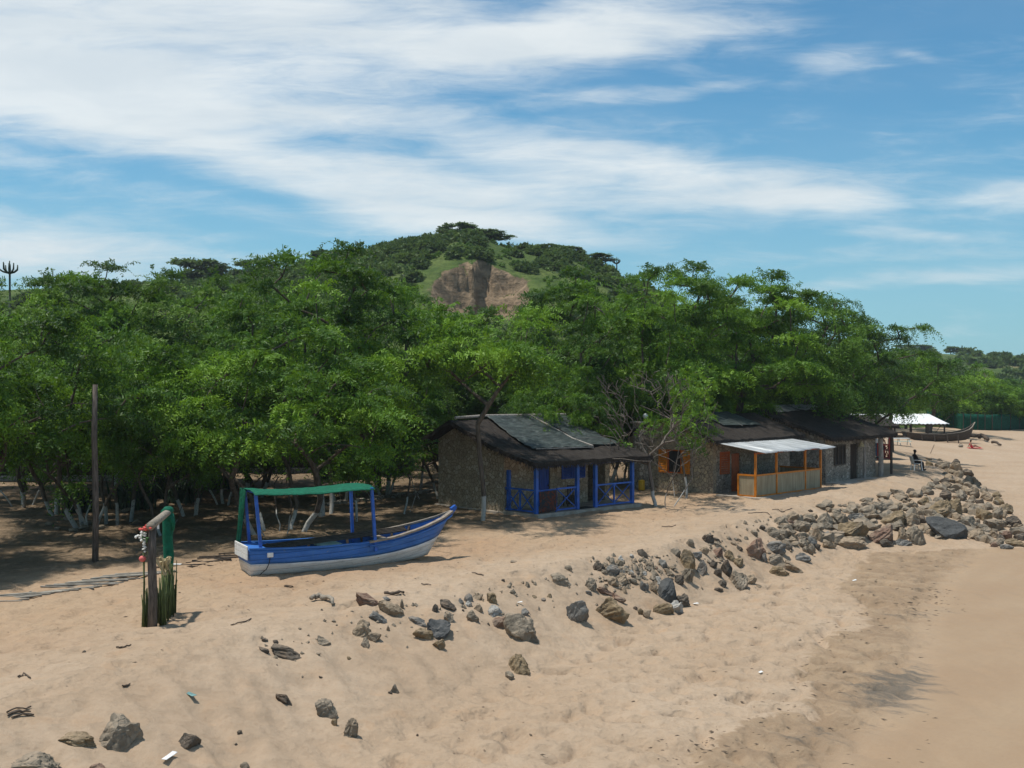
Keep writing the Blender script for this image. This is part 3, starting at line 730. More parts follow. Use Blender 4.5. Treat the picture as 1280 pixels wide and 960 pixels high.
# middle rows
mid = [
 (72, 49, 428, 112, 'near', 'dark inner tree between the left-edge foliage and the tall bare pole'),
 (238, 48.5, 432, 100, 'near', 'dark inner tree above the spiky bushes left of the boat canopy'),
 (318, 57, 404, 100, 'near', 'dark inner tree directly behind the many-stemmed tree'),
 (425, 55, 420, 88, 'near', 'dark inner tree over the spiky hedge behind the boat canopy'),
 (30, 53, 430, 108, 'wide', 'shaded inner tree behind the bright left-edge tree'),
 (178, 55, 436, 100, 'wide', 'shaded inner tree between the tall bare pole and the boat'),
 (282, 53, 442, 92, 'wide', 'shaded inner tree right behind the boat stern'),
 (40, 60, 340, 112, 'round', 'dense tree crown second in from the left edge, below the tall candelabra succulent'),
 (150, 63, 318, 105, 'tall', 'feathery tree with sprigs sticking up against the sky, left of the far ridge trees'),
 (245, 61, 338, 104, 'round', 'dense low-topped tree under the left end of the hill skyline'),
 (322, 62, 334, 92, 'round', 'dark tree left of the tallest bright tree, below the thin hill pole'),
 (560, 65, 394, 78, 'round', 'dense green tree just below the brown hill scarp'),
 (650, 66, 376, 92, 'round', 'soft green tree behind the middle of the blue hut roof'),
 (757, 63, 322, 102, 'tall', 'tall dark feathery tree right of the scarp, behind the nearly leafless tree'),
 (845, 67, 318, 92, 'tall', 'tree with sprigs standing highest right of the hill, above the orange hut'),
 (925, 69, 328, 104, 'tall', 'broad dark tree above the joint of the orange and grey huts'),
 (700, 57, 452, 74, 'wide', 'low spreading tree overhanging the right end of the blue hut roof'),
 (780, 64, 446, 64, 'wide', 'low green tree filling the gap behind the nearly leafless tree'),
 (885, 66.5, 446, 58, 'near', 'low bright tree rising right behind the orange hut roof'),
 (1000, 75, 352, 104, 'weep', 'great weeping tree above the grey hut with light showing through'),
 (1058, 77, 384, 92, 'weep', 'weeping tree with a thick leaning trunk rising behind the grey hut roof'),
 (1112, 100, 430, 58, 'far', 'drooping tree over the white sheet roof beyond the grey hut'),
 (470, 60, 346, 88, 'round', 'deep green tree behind the tall bright tree and the boat'),
 (205, 42.5, 468, 84, 'near', 'low tree with a long bright bough hanging right of the tall bare pole'),
 (505, 74, 368, 84, 'round', 'tree at the foot of the hill left of the brown scarp'),
 (95, 80, 350, 110, 'round', 'back-row tree under the small candelabra succulent at the left'),
 (385, 86, 348, 90, 'round', 'back-row tree at the foot of the grassy left hillside'),
 (710, 88, 360, 80, 'round', 'back-row tree at the right foot of the brown scarp'),
 (880, 92, 366, 90, 'tall', 'back-row tree seen through the gap right of the hill'),
 (965, 95, 392, 80, 'round', 'back-row tree deep behind the orange and grey huts'),
 (1165, 133, 444, 60, 'far', 'bushy tree over the dark wooden boat on the far sand'),
 (1213, 150, 470, 52, 'farlow', 'dark-trunked weeping tree at the left end of the green fence'),
 (1262, 152, 480, 50, 'farlow', 'low weeping tree hanging over the green fence near the right edge'),
 (1310, 156, 478, 54, 'farlow', 'tree cut off by the right edge of the photo above the fence'),
 (1130, 142, 450, 46, 'far', 'green tree peeping out left of the boat tree'),
 (1240, 190, 470, 60, 'far', 'farther tree rising behind the green fence trees'),
]
for (u, Y, vt, rp, pr, lab) in mid: T('acacia_tree', lab, pr, u, Y, vt, rp)

# hill: recognisable trees and succulents on the skyline
def hill_tree(name, label, u, vtop, vbot, rpx, Y, pr='hill', grp='trees on the hill'):
    x = (u - 640) / F * Y; z = float(hz(np.array([x]), np.array([float(Y)]))[0])
    zt = HC + (480 - vtop) / F * Y
    plant_tree(name, label, pr, x, Y, max(2.0, zt - z), rpx / F * Y, random.uniform(0, 6), grp, z - .1)
hill_tree('hilltop_tree', 'umbrella-shaped tree standing highest on the hill summit', 571, 279, 300, 22, 198)
hill_tree('hilltop_tree', 'bushy dark tree just right of the summit umbrella tree', 610, 287, 312, 24, 196)
hill_tree('hilltop_tree', 'dark tree on the skyline right of the grassy summit shoulder', 688, 306, 325, 17, 197)
hill_tree('hilltop_tree', 'lower dark tree next down the right shoulder of the hill', 712, 312, 330, 17, 196)
hill_tree('hilltop_tree', 'wide dark tree on the left far ridge above the grove', 255, 324, 352, 34, 205)
hill_tree('hilltop_tree', 'small dark tree between the wide ridge tree and the thin pole', 322, 324, 346, 22, 204)
hill_tree('hilltop_tree', 'dark round tree just right of the thin hill pole', 412, 312, 330, 20, 196)
hill_tree('hilltop_tree', 'dark tree rounding off the right hill slope above the tall feathery tree', 738, 322, 345, 22, 192)
def far_tree(label, u, vtop, rpx, Y):
    x = (u - 640) / F * Y; z = fhz(x, Y); zt = HC + (480 - vtop) / F * Y
    plant_tree('far_tree', label, 'hill', x, Y, max(3.5, zt - z), rpx / F * Y, random.uniform(0, 6), 'trees on the far hill', z - .1)
far_tree('flat-topped dark tree highest on the far right ridge', 1205, 436, 7, 428)
far_tree('bushy tree left of the flat-topped tree on the far ridge', 1150, 438, 14, 426)
far_tree('low tree between the two skyline trees of the far ridge', 1190, 442, 9, 428)
far_tree('round dark tree on the far ridge near the right edge', 1243, 443, 9, 424)
far_tree('flat tree farthest right on the far ridge', 1264, 445, 10, 424)
far_tree('wide bush-like tree at the left end of the far ridge', 1132, 436, 12, 424)

# candelabra succulents
def candelabra(label, u, vtop, vbot, Y, arms=7, z=None, onhill=True):
    x = (u - 640) / F * Y
    z = (float(hz(np.array([x]), np.array([float(Y)]))[0]) if onhill else gz(x, Y))
    zt = HC + (480 - vtop) / F * Y; H = zt - z
    o = thing('candelabra_tree', label, 'succulent', (x, Y, z), random.uniform(0, 6), 'candelabra succulents on the skyline')
    s = min(.95, H * .3); h0 = H - 1.15 * s
    b = MB(); b.tube([(0, 0, -.2), (0.03, 0, H * .5), (0, .02, h0)], [.14, .11, .09], 6); b.build('trunk', M['euph'], o, True)
    c = MB(); k = arms; s = min(.95, H * .3); h0 = H - 1.15 * s
    for i in range(k):
        a = 6.28 * i / k + random.uniform(-.3, .3); r = random.uniform(.5, 1.0) * s; h = h0
        c.tube([(0, 0, h - .1), (r * .6 * math.cos(a), r * .6 * math.sin(a), h + .05), (r * math.cos(a), r * math.sin(a), h + .30 * s), (r * 1.05 * math.cos(a), r * 1.05 * math.sin(a), h + random.uniform(.6, 1.0) * s)], [.09, .09, .085, .05], 5)
    c.tube([(0, 0, h0 - .2), (0, 0, H)], [.09, .05], 5)
    c.build('arms', M['euph'], o, True)
candelabra('tall dark candelabra succulent at the far left skyline', 12, 326, 350, 105, 9, onhill=False)
candelabra('lower spreading candelabra succulent on the left skyline', 66, 339, 352, 110, 9, onhill=False)
candelabra('thin candelabra succulent on the hill left slope', 450, 299, 318, 190)
candelabra('candelabra succulent beside the thin one on the hill left slope', 438, 306, 318, 188)
candelabra('small candelabra succulent left of the summit tree', 532, 294, 305, 196)
candelabra('candelabra succulent nearest the summit tree', 543, 294, 305, 196)
candelabra('small candelabra succulent alone on the grassy right shoulder', 647, 307, 316, 196)
candelabra('left one of two candelabra succulents above the right slope', 757, 319, 332, 188)
candelabra('right one of two candelabra succulents above the right slope', 771, 321, 334, 188)
def hill_pole(label, u, vtop, Y, w=.12):
    x = (u - 640) / F * Y; z = float(hz(np.array([x]), np.array([float(Y)]))[0]); zt = HC + (480 - vtop) / F * Y
    b = MB(); b.tube([(0, 0, -.3), (0, 0, zt - z)], [w, w * .7], 6); b.bar((-.7, 0, zt - z - .5), (.7, 0, zt - z - .5), .1)
    tag(b.build('utility_pole', M['dark_wood']), label, 'pole', 'poles on the hill').location = (x, Y, z)
hill_pole('thin dark utility pole on the left hillside', 341, 333, 150)
hill_pole('tall thin utility pole behind the hillside pole', 350, 316, 188)

# thickets: countless shrubs on the two hills
def thicket(name, pts, zfun, seed, size, mat, q=70, ll=.55, lw=.42):
    rng = np.random.default_rng(seed); n = len(pts)
    ti = np.repeat(np.arange(n), q); A = np.array([[x, y, zfun(x, y)] for x, y in pts]); s = size * rng.uniform(.55, 1.35, n)
    d = unit(rng.normal(size=(n * q, 3))); d[:, 2] = np.abs(d[:, 2])
    P = A[ti] + d * (s[ti] * rng.uniform(.45, 1.0, n * q))[:, None] * np.array([1, 1, .85])
    D = unit(d + .6 * rng.normal(size=d.shape)); tint = np.clip(rng.uniform(0, .8, n)[ti] + rng.uniform(-.15, .3, n * q), 0, 1.1)
    V, tt = sprays(P, D, s[ti] * rng.uniform(.25, .5, n * q), np.full(n * q, .2), tint, rng, n=3, ll=ll, lw=lw)
    me = mesh_quads(name, V, M[mat]); fattr(me, 'tint', tt); tag(link(name, me), kind='stuff')
rng = np.random.default_rng(5)
pts = []
def hzz(x, y): return float(hz(np.array([x]), np.array([y]))[0])
for k in range(2600):
    x = rng.uniform(-75, 40); y = rng.uniform(120, 206)
    if abs(x + 5.5) < 11.5 and 148 < y < 181: continue
    dens = fbm(x * .07, y * .07, 123, 3); top = y > 185
    if x > -3 and y > 172 and rng.random() < .86: continue
    if abs(x + 5.5) < 9 and y > 165 and rng.random() < .8: continue
    if dens > (-.05 if top else .03) : pts.append((x, y))
pts = pts[:620]
for k in range(170):
    x = rng.uniform(-34, -13); y = rng.uniform(150, 200)
    if fbm(x * .12, y * .12, 44, 2) > -.15: pts.append((x, y))
for k in range(70): pts.append((rng.uniform(3, 26), rng.uniform(168, 199)))
for k in range(26): pts.append((rng.uniform(-16, 1), rng.uniform(176, 200)))
for k in range(9): pts.append((rng.uniform(-13, 4), rng.uniform(168.5, 172)))
for k in range(120): 
    x = rng.uniform(-32, -11); y = rng.uniform(175, 200); pts.append((x, y))
scrub = [(rng.uniform(-40, 30), rng.uniform(140, 200)) for k in range(1100)]
scrub = [(x, y) for x, y in scrub if fbm(x * .25, y * .25, 61, 3) > -.05 and not (abs(x + 4.4) < 7.5 and 155 < y < 167.5)]
thicket('hill_scrub', scrub, hzz, 16, .5, 'leaf_b', 26, .26, .16)
thicket('hill_thicket', pts, hzz, 6, 1.35, 'leaf_dark', 80, .42, .30)
pts = []
for k in range(900):
    x = rng.uniform(100, 330); y = rng.uniform(262, 436)
    if fbm(x * .03, y * .03, 8, 3) > .05: pts.append((x, y))
thicket('far_hill_thicket', pts, fhz, 7, 2.6, 'leaf_dark', 40, 1.1, .85)
# unbroken wood behind the grove and along the far shore
pts = []
for k in range(520):
    x = rng.uniform(-75, 38); y = rng.uniform(84, 122)
    if x / y < .26: pts.append((x, y))
thicket('far_wood', pts, lambda x, y: gz(x, y) + rng.uniform(.2, 5.0), 8, 2.6, 'leaf', 130, .36, .2)
pts = []
for k in range(560):
    x = rng.uniform(48, 170); y = rng.uniform(182, 262)
    pts.append((x, y))
thicket('shore_wood', pts, lambda x, y: -.8 + rng.uniform(0, 3.0), 9, 2.4, 'leaf_c', 110, .45, .25)
# ------------------------------------------------------------------ huts
def roof_slab(name, mat, parent, x0, x1, prof, th, seed, nx=60, ny=26, rough=.05):
    """thick shaggy roof following prof(y)->z between y limits"""
    ys_ = np.linspace(prof[0][0], prof[-1][0], ny); zs = np.interp(ys_, [p[0] for p in prof], [p[1] for p in prof])
    xs_ = np.linspace(x0, x1, nx); X, Y = np.meshgrid(xs_, ys_); Z = np.interp(Y, ys_, zs)
    sag = .10 * np.sin(np.pi * (X - x0) / (x1 - x0)) * 0 + .09 * fbm(X * .5, Y * .5, seed, 3) + rough * fbm(X * 3, Y * 1.5, seed + 1, 3)
    edge = np.minimum(X - x0, x1 - X); Xo = X + np.where(edge < .02, .12 * fbm(Y * 2.2, X, seed + 2, 3), 0)
    yedge = np.minimum(Y - ys_[0], ys_[-1] - Y); Yo = Y + np.where(yedge < .02, .16 * fbm(X * 2.5, Y, seed + 3, 3), 0)
    top = np.stack([Xo, Yo, Z + sag], -1); bot = np.stack([Xo, Yo, Z + sag - th], -1)
    v = np.concatenate([top.reshape(-1, 3), bot.reshape(-1, 3)]); n = nx * ny; f = []
    I = lambda j, i: j * nx + i
    for j in range(ny - 1):
        for i in range(nx - 1):
            f.append((I(j, i), I(j, i + 1), I(j + 1, i + 1), I(j + 1, i))); f.append((n + I(j, i), n + I(j + 1, i), n + I(j + 1, i + 1), n + I(j, i + 1)))
    for i in range(nx - 1):
        f.append((I(0, i), n + I(0, i), n + I(0, i + 1), I(0, i + 1))); f.append((I(ny - 1, i), I(ny - 1, i + 1), n + I(ny - 1, i + 1), n + I(ny - 1, i)))
    for j in range(ny - 1):
        f.append((I(j, 0), I(j + 1, 0), n + I(j + 1, 0), n + I(j, 0))); f.append((I(j, nx - 1), n + I(j, nx - 1), n + I(j + 1, nx - 1), I(j + 1, nx - 1)))
    me = mesh_from(name, v, f, M[mat]); return link(name, me, parent)
def fringe(parent, x0, x1, y, z, n, seed, along='x', ln=.22):
    """straw ends hanging along an eave"""
    rng = np.random.default_rng(seed); t = rng.uniform(0, 1, n)
    V = np.empty((n, 4, 3))
    if along == 'x':
        px = x0 + (x1 - x0) * t; py = y + rng.uniform(-.06, .1, n); pz = np.full(n, z)
    else:
        px = np.full(n, y) + rng.uniform(-.05, .05, n); py = x0 + (x1 - x0) * t; pz = np.interp(py, [p[0] for p in z], [p[1] for p in z]) - .12
    l = ln * rng.uniform(.4, 1.25, n); w = rng.uniform(.012, .03, n); sl = rng.normal(0, .06, n)
    for k, (sx_, sz) in enumerate(((-1, 0), (1, 0), (.5, -1), (-.5, -1))):
        V[:, k, 0] = px + (w * sx_ if along == 'x' else 0) + sl * (sz != 0); V[:, k, 1] = py + (0 if along == 'x' else w * sx_) - .05 * (sz != 0); V[:, k, 2] = pz + .05 + l * sz
    return link('straw_fringe', mesh_quads('straw_fringe', V, M['thatch']), parent)
def walls(parent, mat, pieces, name='wall'):
    for k, b in enumerate(pieces): b.build(name, M[mat], parent)
def xrail(parent, a, b, h=1.0, n=2, z0=.02, mat='blue', name='railing', th=.07):
    """railing with crossed braces from a to b (x,y)"""
    r = MB(); a, b = Vector((a[0], a[1], 0)), Vector((b[0], b[1], 0)); d = (b - a)
    up = Vector((0, 0, 1))
    r.bar(a + up * (z0 + h), b + up * (z0 + h), th * 1.15, th); r.bar(a + up * (z0 + .08), b + up * (z0 + .08), th, th)
    for k in range(n + 1):
        p = a + d * (k / n)
        if k not in (0, n): r.bar(p + up * (z0 + .115), p + up * (z0 + h - .035), th * .9)
    nrm = Vector((-d.y, d.x, 0)).normalized() * .012
    for k in range(n):
        p = a + d * (k / n); q = a + d * ((k + 1) / n); g = (q - p).normalized() * th * .5
        r.bar(p + g + up * (z0 + .12) + nrm, q - g + up * (z0 + h - .04) + nrm, th * .75, .03); r.bar(p + g + up * (z0 + h - .04) - nrm, q - g + up * (z0 + .12) - nrm, th * .75, .03)
    return r.build(name, M[mat], parent)
def shutter(parent, x0, x1, z0, z1, y, mat, axis='y', name='shutter', rows=9):
    """louvred leaf: frame and slats; axis 'y' faces -y, axis 'x' faces -x (x0..x1 are then y values)"""
    b = MB(); fr = .06
    def bx(u0, u1, w0_, w1, a, c):
        if axis == 'y': b.box(u0, u1, y + a, y + c, w0_, w1)
        else: b.box(y + a, y + c, u0, u1, w0_, w1)
    bx(x0, x0 + fr, z0, z1, -.05, 0); bx(x1 - fr, x1, z0, z1, -.05, 0); bx(x0 + fr, x1 - fr, z0, z0 + fr, -.05, 0); bx(x0 + fr, x1 - fr, z1 - fr, z1, -.05, 0)
    h = (z1 - z0 - 2 * fr) / rows
    for k in range(rows):
        zz = z0 + fr + k * h
        P = [(x0 + fr, -.035, zz + .01), (x1 - fr, -.035, zz + .01), (x1 - fr, -.008, zz + h * .95), (x0 + fr, -.008, zz + h * .95)]
        P2 = [(a_, c_ + .012, z_) for a_, c_, z_ in P]
        V = [((a_, y + c_, z_) if axis == 'y' else (y + c_, a_, z_)) for a_, c_, z_ in P + P2]
        b.add(V, [(0, 1, 2, 3), (7, 6, 5, 4), (0, 4, 5, 1), (1, 5, 6, 2), (2, 6, 7, 3), (3, 7, 4, 0)])
    return b.build(name, M[mat], parent)
def cloth_patch(name, mat, parent, P, seed, amp=.05, nx=26, ny=18, th=.015, prof=None):
    """wrinkled sheet through four corners"""
    p00, p10, p11, p01 = [np.array(p, float) for p in P]
    s, t = np.meshgrid(np.linspace(0, 1, nx), np.linspace(0, 1, ny)); s = s[..., None]; t = t[..., None]
    G = p00 * (1 - s) * (1 - t) + p10 * s * (1 - t) + p11 * s * t + p01 * (1 - s) * t
    wx = s[..., 0] * np.linalg.norm(p10 - p00); wy = t[..., 0] * np.linalg.norm(p01 - p00)
    n = np.cross(p10 - p00, p01 - p00); n = n / np.linalg.norm(n); n = n if n[2] >= 0 else -n
    if mat in ('tarp', 'grey_sheet'):
        eg = lambda q, sd: .16 * fbm(q * 1.6, q * 0 + sd, seed + sd, 3)
        uu = (p10 - p00) / np.linalg.norm(p10 - p00); vv_ = (p01 - p00) / np.linalg.norm(p01 - p00)
        G = G + uu * (eg(wy, 1) * (1 - s[..., 0]) + eg(wy, 2) * s[..., 0])[..., None] + vv_ * ((eg(wx, 3) + .10) * (1 - t[..., 0]) + eg(wx, 4) * 0 * t[..., 0])[..., None]
    rid = 1 - np.abs(fbm(wx * 1.1 + .5 * wy, wy * .9, seed, 3)) * 2
    if prof is not None: G[..., 2] = np.interp(G[..., 1], [q[0] for q in prof], [q[1] for q in prof]) + .085
    G = G + n * (amp * (rid[..., None] + .6 * fbm(wx * 3, wy * 3, seed + 4, 2)[..., None]))
    o = link(name, mesh_grid(name, G, M[mat]), parent)
    md = o.modifiers.new('s', 'SOLIDIFY'); md.thickness = th; return o

# ---- blue hut
a_ = math.atan2(4.4, 4.66)
hut = thing('stone_hut', 'stone hut with thatched roof, black roof netting and bright blue veranda', 'hut', (1.03, 48.0, 0), a_)
zb = -.25
MB().box(-.12, 6.75, -.25, 1.985, zb, .12, .02).build('porch_floor', M['concrete'], hut)
MB().box(-.10, 7.0, 2.0, 6.75, zb, .06, .02).build('plinth', M['concrete'], hut)
TP_ = [(-.55, 2.36), (2.2, 3.02), (5.0, 4.08), (7.2, 3.05)]
zr = lambda y: float(np.interp(y, [p[0] for p in TP_], [p[1] for p in TP_])) - .24
b = MB()
b.prism([(2.0, .062), (6.55, .062), (6.55, zr(6.55)), (5.0, zr(5.0)), (2.0, zr(2.0))], 0, .32)       # gable
b.build('gable_wall', M['stone_tan'], hut)
b = MB()
b.box(.325, 2.05, 2.0, 2.30, .062, zr(2.0)); b.box(2.05, 2.87, 2.0, 2.30, 2.02, zr(2.0)); b.box(2.87, 5.42, 2.0, 2.30, .062, zr(2.0))
b.build('front_wall', M['stone_tan'], hut)
b = MB(); b.box(.325, 6.9, 6.25, 6.55, .062, zr(6.5)); b.build('back_wall', M['stone_tan'], hut)
b = MB(); b.prism([(1.95, .062), (6.24, .062), (6.24, zr(6.24)), (5.0, zr(5.0)), (1.95, zr(1.95))], 6.6, 6.9); b.build('end_wall', M['stone_tan'], hut)
b = MB(); b.box(5.12, 5.42, 2.305, 6.24, .062, zr(2.4)); b.build('inner_wall', M['stone_tan'], hut)
roof = roof_slab('roof', 'thatch', hut, -.65, 7.15, TP_, .19, 3)
fringe(roof, -.6, 7.1, -.56, 2.20, 520, 4, ln=.17); fringe(roof, -.55, 5.0, -.66, TP_, 240, 5, 'y'); fringe(roof, -.55, 5.0, 7.16, TP_, 200, 6, 'y')
cloth_patch('roof_net', 'tarp', roof, [(.9, 1.05, 2.87), (4.5, .75, 2.80), (4.35, 4.85, 4.12), (1.6, 4.95, 4.15)], 12, .07, 48, 36, prof=TP_)
cloth_patch('roof_net', 'tarp', roof, [(4.75, .95, 2.86), (6.75, 1.0, 2.87), (6.85, 4.9, 4.15), (4.6, 4.9, 4.15)], 17, .065, 40, 36, prof=TP_)
b = MB(); b.bar((4.62, .95, 2.84), (4.6, 2.2, 3.13), .12, .05); b.bar((4.6, 2.2, 3.13), (4.55, 4.95, 4.16), .12, .05); b.build('roof_batten', M['pale_post'], roof)
b = MB(); b.bar((1.0, 1.0, 2.84), (4.5, .80, 2.79), .06, .04); b.build('roof_batten', M['pale_post'], roof)
b = MB(); b.bar((4.7, 2.2, 3.13), (6.8, 2.2, 3.13), .05, .04); b.build('roof_batten', M['pale_post'], roof)
b = MB(); b.tube([(-.3, 5, 4.14), (1.5, 5.02, 4.20), (4.0, 4.98, 4.18), (7.0, 5, 4.16)], .07, 8); b.build('ridge_pole', M['pale_post'], roof)
b = MB(); b.box(2.05, 2.87, 2.08, 2.13, .12, 2.02)
for k in range(5): b.box(2.09 + k * .155, 2.09 + k * .155 + .14, 2.055, 2.078, .16, 1.98)
door = b.build('door', M['blue_door'], hut); MB().ball((2.78, 2.02, 1.05), .04).build('handle', M['dark_wood'], door)
for (x0, x1) in ((3.62, 4.35), (4.40, 5.20)): shutter(hut, x0, x1, 1.28, 1.98, 1.992, 'blue_door')
for (x, top) in ((0.06, 2.32), (2.62, 2.30), (3.82, 2.30), (6.36, 2.30)):
    MB().box(x - .075, x + .075, -.02, .13, .123, 2.2).build('post', M['blue'], hut)
b = MB(); b.bar((-.1, .05, 2.15), (6.5, .05, 2.15), .09, .11); b.build('beam', M['blue_door'], hut)
MB().box(.10, .24, 1.82, 1.96, .123, 1.9).build('post', M['blue'], hut)
xrail(hut, (.06, .14), (.06, 1.96), 1.0, 2, .12)
xrail(hut, (1.32, .055), (2.54, .055), 1.0, 1, .12); xrail(hut, (3.90, .055), (6.28, .055), 1.0, 2, .12)
MB().box(1.25, 1.31, .02, .09, .123, 1.1).build('railing', M['blue'], hut)
b = MB(); b.box(3.92, 4.55, 1.75, 1.985, .123, .5); b.build('bench', M['dark_wood'], hut)
# cloth over the railing
t_ = thing('patterned_mat', 'dark red and blue patterned mat hung over the front of the blue veranda', 'mat', hut.matrix_basis @ Vector((.66, -.03, .13)), a_)
cloth_patch('fabric', 'cloth', t_, [(-.52, 0, .05), (.52, 0, .08), (.52, .0, .98), (-.52, .0, .95)], 22, .03)
t_.location = Matrix.Translation(hut.location) @ Matrix.Rotation(a_, 4, 'Z') @ Vector((.66, -.06, .12))
bar_ = MB(); bar_.bar((.14, .055, 1.10), (1.25, .055, 1.10), .08, .07); bar_.build('railing', M['blue'], hut)
HW = Matrix.Translation(hut.location) @ Matrix.Rotation(a_, 4, 'Z')
tb = thing('table', 'dark table with pale clutter in the open right bay of the blue veranda', 'table', HW @ Vector((5.6, 3.6, .06)), a_)
b = MB(); b.box(-.7, .7, -.4, .4, .70, .75, .01); b.build('table_top', M['dark_wood'], tb)
for sx_ in (-1, 1):
    for sy_ in (-1, 1): MB().box(sx_ * .62 - .03, sx_ * .62 + .03, sy_ * .33 - .03, sy_ * .33 + .03, 0, .698).build('leg', M['dark_wood'], tb)
bs = thing('basket_pile', 'heap of pale baskets lying on the veranda table', 'baskets', HW @ Vector((5.5, 3.5, .815)), a_)
for k in range(3):
    b = MB(); b.tube([(-.4 + .38 * k, 0, 0), (-.4 + .38 * k, .02, .10), (-.38 + .38 * k, 0, .2 + .04 * k)], [.13, .18, .20], 12, True); b.build('basket', M['dry'], bs)
ch = thing('dark_chair', 'dark slatted chair behind the gap in the blue veranda railing', 'chair', HW @ Vector((3.35, 1.2, .12)), a_ + 2.8)
b = MB(); b.box(-.24, .24, -.24, .24, .42, .46, .01); b.build('seat', M['dark_wood'], ch)
b = MB()
for k in range(4): b.box(-.22 + k * .13, -.14 + k * .13, .20, .23, .47, .92)
b.box(-.24, .24, .195, .235, .92, .99); b.build('backrest', M['dark_wood'], ch)
for sx_ in (-1, 1):
    for sy_ in (-1, 1): MB().box(sx_ * .21 - .025, sx_ * .21 + .025, sy_ * .21 - .025, sy_ * .21 + .025, 0, .418).build('leg', M['dark_wood'], ch)
mat_ = MB(); mat_.box(-.5, .5, -.25, .25, 0, .03, .01); o = mat_.build('door_mat', M['black'], None)
tag(o, 'black mat on the step in the gap of the blue veranda railing', 'mat'); o.location = HW @ Vector((3.2, .25, .123)); o.rotation_euler = (0, 0, a_)

# ---- orange hut
o_ax = math.atan2(.714, .70)
hut2 = thing('stone_hut', 'stone hut with orange shutters, dark thatch and a shiny sheet roof over its porch', 'hut', (10.4, 58.0, 0), o_ax)
TP2 = [(-.55, 2.80), (2.75, 4.05), (6.1, 2.75)]
zr2 = lambda y: float(np.interp(y, [p[0] for p in TP2], [p[1] for p in TP2])) - .22
b = MB(); b.prism([(0, -.3), (5.6, -.3), (5.6, zr2(5.6)), (2.75, zr2(2.75)), (0, zr2(0))], 0, .32)
b.build('gable_wall', M['stone_mix'], hut2)
b = MB(); b.box(.325, 1.72, 0, .3, -.3, zr2(0)); b.box(1.72, 2.55, 0, .3, 2.02, zr2(0)); b.box(2.55, 7.6, 0, .3, -.3, zr2(0)); b.build('front_wall', M['stone_grey'], hut2)
b = MB(); b.box(.325, 7.6, 5.3, 5.6, -.3, zr2(5.5)); b.build('back_wall', M['stone_mix'], hut2)
roof = roof_slab('roof', 'thatch', hut2, -.55, 8.3, TP2, .18, 33)
fringe(roof, -.5, 8.2, -.56, 2.66, 420, 34, ln=.15); fringe(roof, -.5, 2.7, -.56, TP2, 130, 35, 'y')
cloth_patch('roof_net', 'tarp', roof, [(2.6, .9, 3.44), (6.0, .75, 3.40), (5.4, 2.7, 4.12), (2.2, 2.75, 4.14)], 41, .035, 40, 24, prof=TP2)
b = MB(); b.bar((4.1, .85, 3.42), (3.4, 2.75, 4.13), .06, .04); b.build('roof_batten', M['pale_post'], roof)
# gable window, dark opening with two open leaves
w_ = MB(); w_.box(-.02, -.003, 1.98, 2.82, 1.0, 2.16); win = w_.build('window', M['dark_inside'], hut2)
fb = MB(); fb.box(-.05, -.022, 1.95, 2.02, .96, 2.2); fb.box(-.05, -.022, 2.78, 2.85, .96, 2.2); fb.box(-.05, -.022, 2.02, 2.78, .96, 1.0); fb.box(-.05, -.022, 2.02, 2.78, 2.14, 2.2); fb.build('frame', M['orange_dark'], win)
for (y0, y1) in ((2.86, 3.42), (1.40, 1.94)): shutter(win, y0, y1, .96, 2.2, -.055, 'orange', 'x')
shutter(hut2, .62, 1.50, .98, 2.15, -.006, 'orange_dark')
b = MB(); b.box(1.74, 2.53, .08, .13, -.1, 2.0)
for k in range(5): b.box(1.77 + k * .155, 1.77 + k * .155 + .14, .055, .078, -.05, 1.96)
d_ = b.build('door', M['orange_dark'], hut2); MB().ball((2.44, .03, 1.0), .035).build('handle', M['dark_wood'], d_)
py = -2.55
for x in (0, 1.97, 4.85, 6.48):
    MB().box(x - .05, x + .05, py - .05, py + .05, -.2, 2.2 ).build('post', M['orange'], hut2)
def cane_panel(x0, x1, y0, y1):
    dx, dy = x1 - x0, y1 - y0; L = math.hypot(dx, dy); a = Vector((x0, y0, 0)); d = Vector((dx / L, dy / L, 0)); n = Vector((-d.y, d.x, 0))
    b = MB(); b.bar(a + Vector((0, 0, 1.10)), a + d * L + Vector((0, 0, 1.10)), .09, .08); b.bar(a + Vector((0, 0, .05)), a + d * L + Vector((0, 0, .05)), .08, .08)
    fr = b.build('porch_rail', M['orange'], hut2)
    c = MB(); k = int(L / .055)
    for i in range(k):
        p = a + d * ((i + .5) * L / k); c.bar(p + Vector((0, 0, .095)), p + Vector((0, 0, 1.055)), .05, .022 + .01 * random.random(), up=n)
    c.build('cane_panel', M['cane'], fr)
for x0, x1 in ((.055, 1.915), (2.025, 4.795), (4.905, 6.425)): cane_panel(x0, x1, py, py)
cane_panel(0, 0, py + .06, py + .95); MB().box(-.04, .04, py + .96, py + 1.04, -.2, 1.14).build('post', M['orange'], hut2)
cane_panel(6.48, 6.48, py + .06, -.06)
b = MB(); b.bar((-.08, py, 2.21), (6.6, py, 2.21), .07, .08); b.build('beam', M['orange_dark'], hut2)
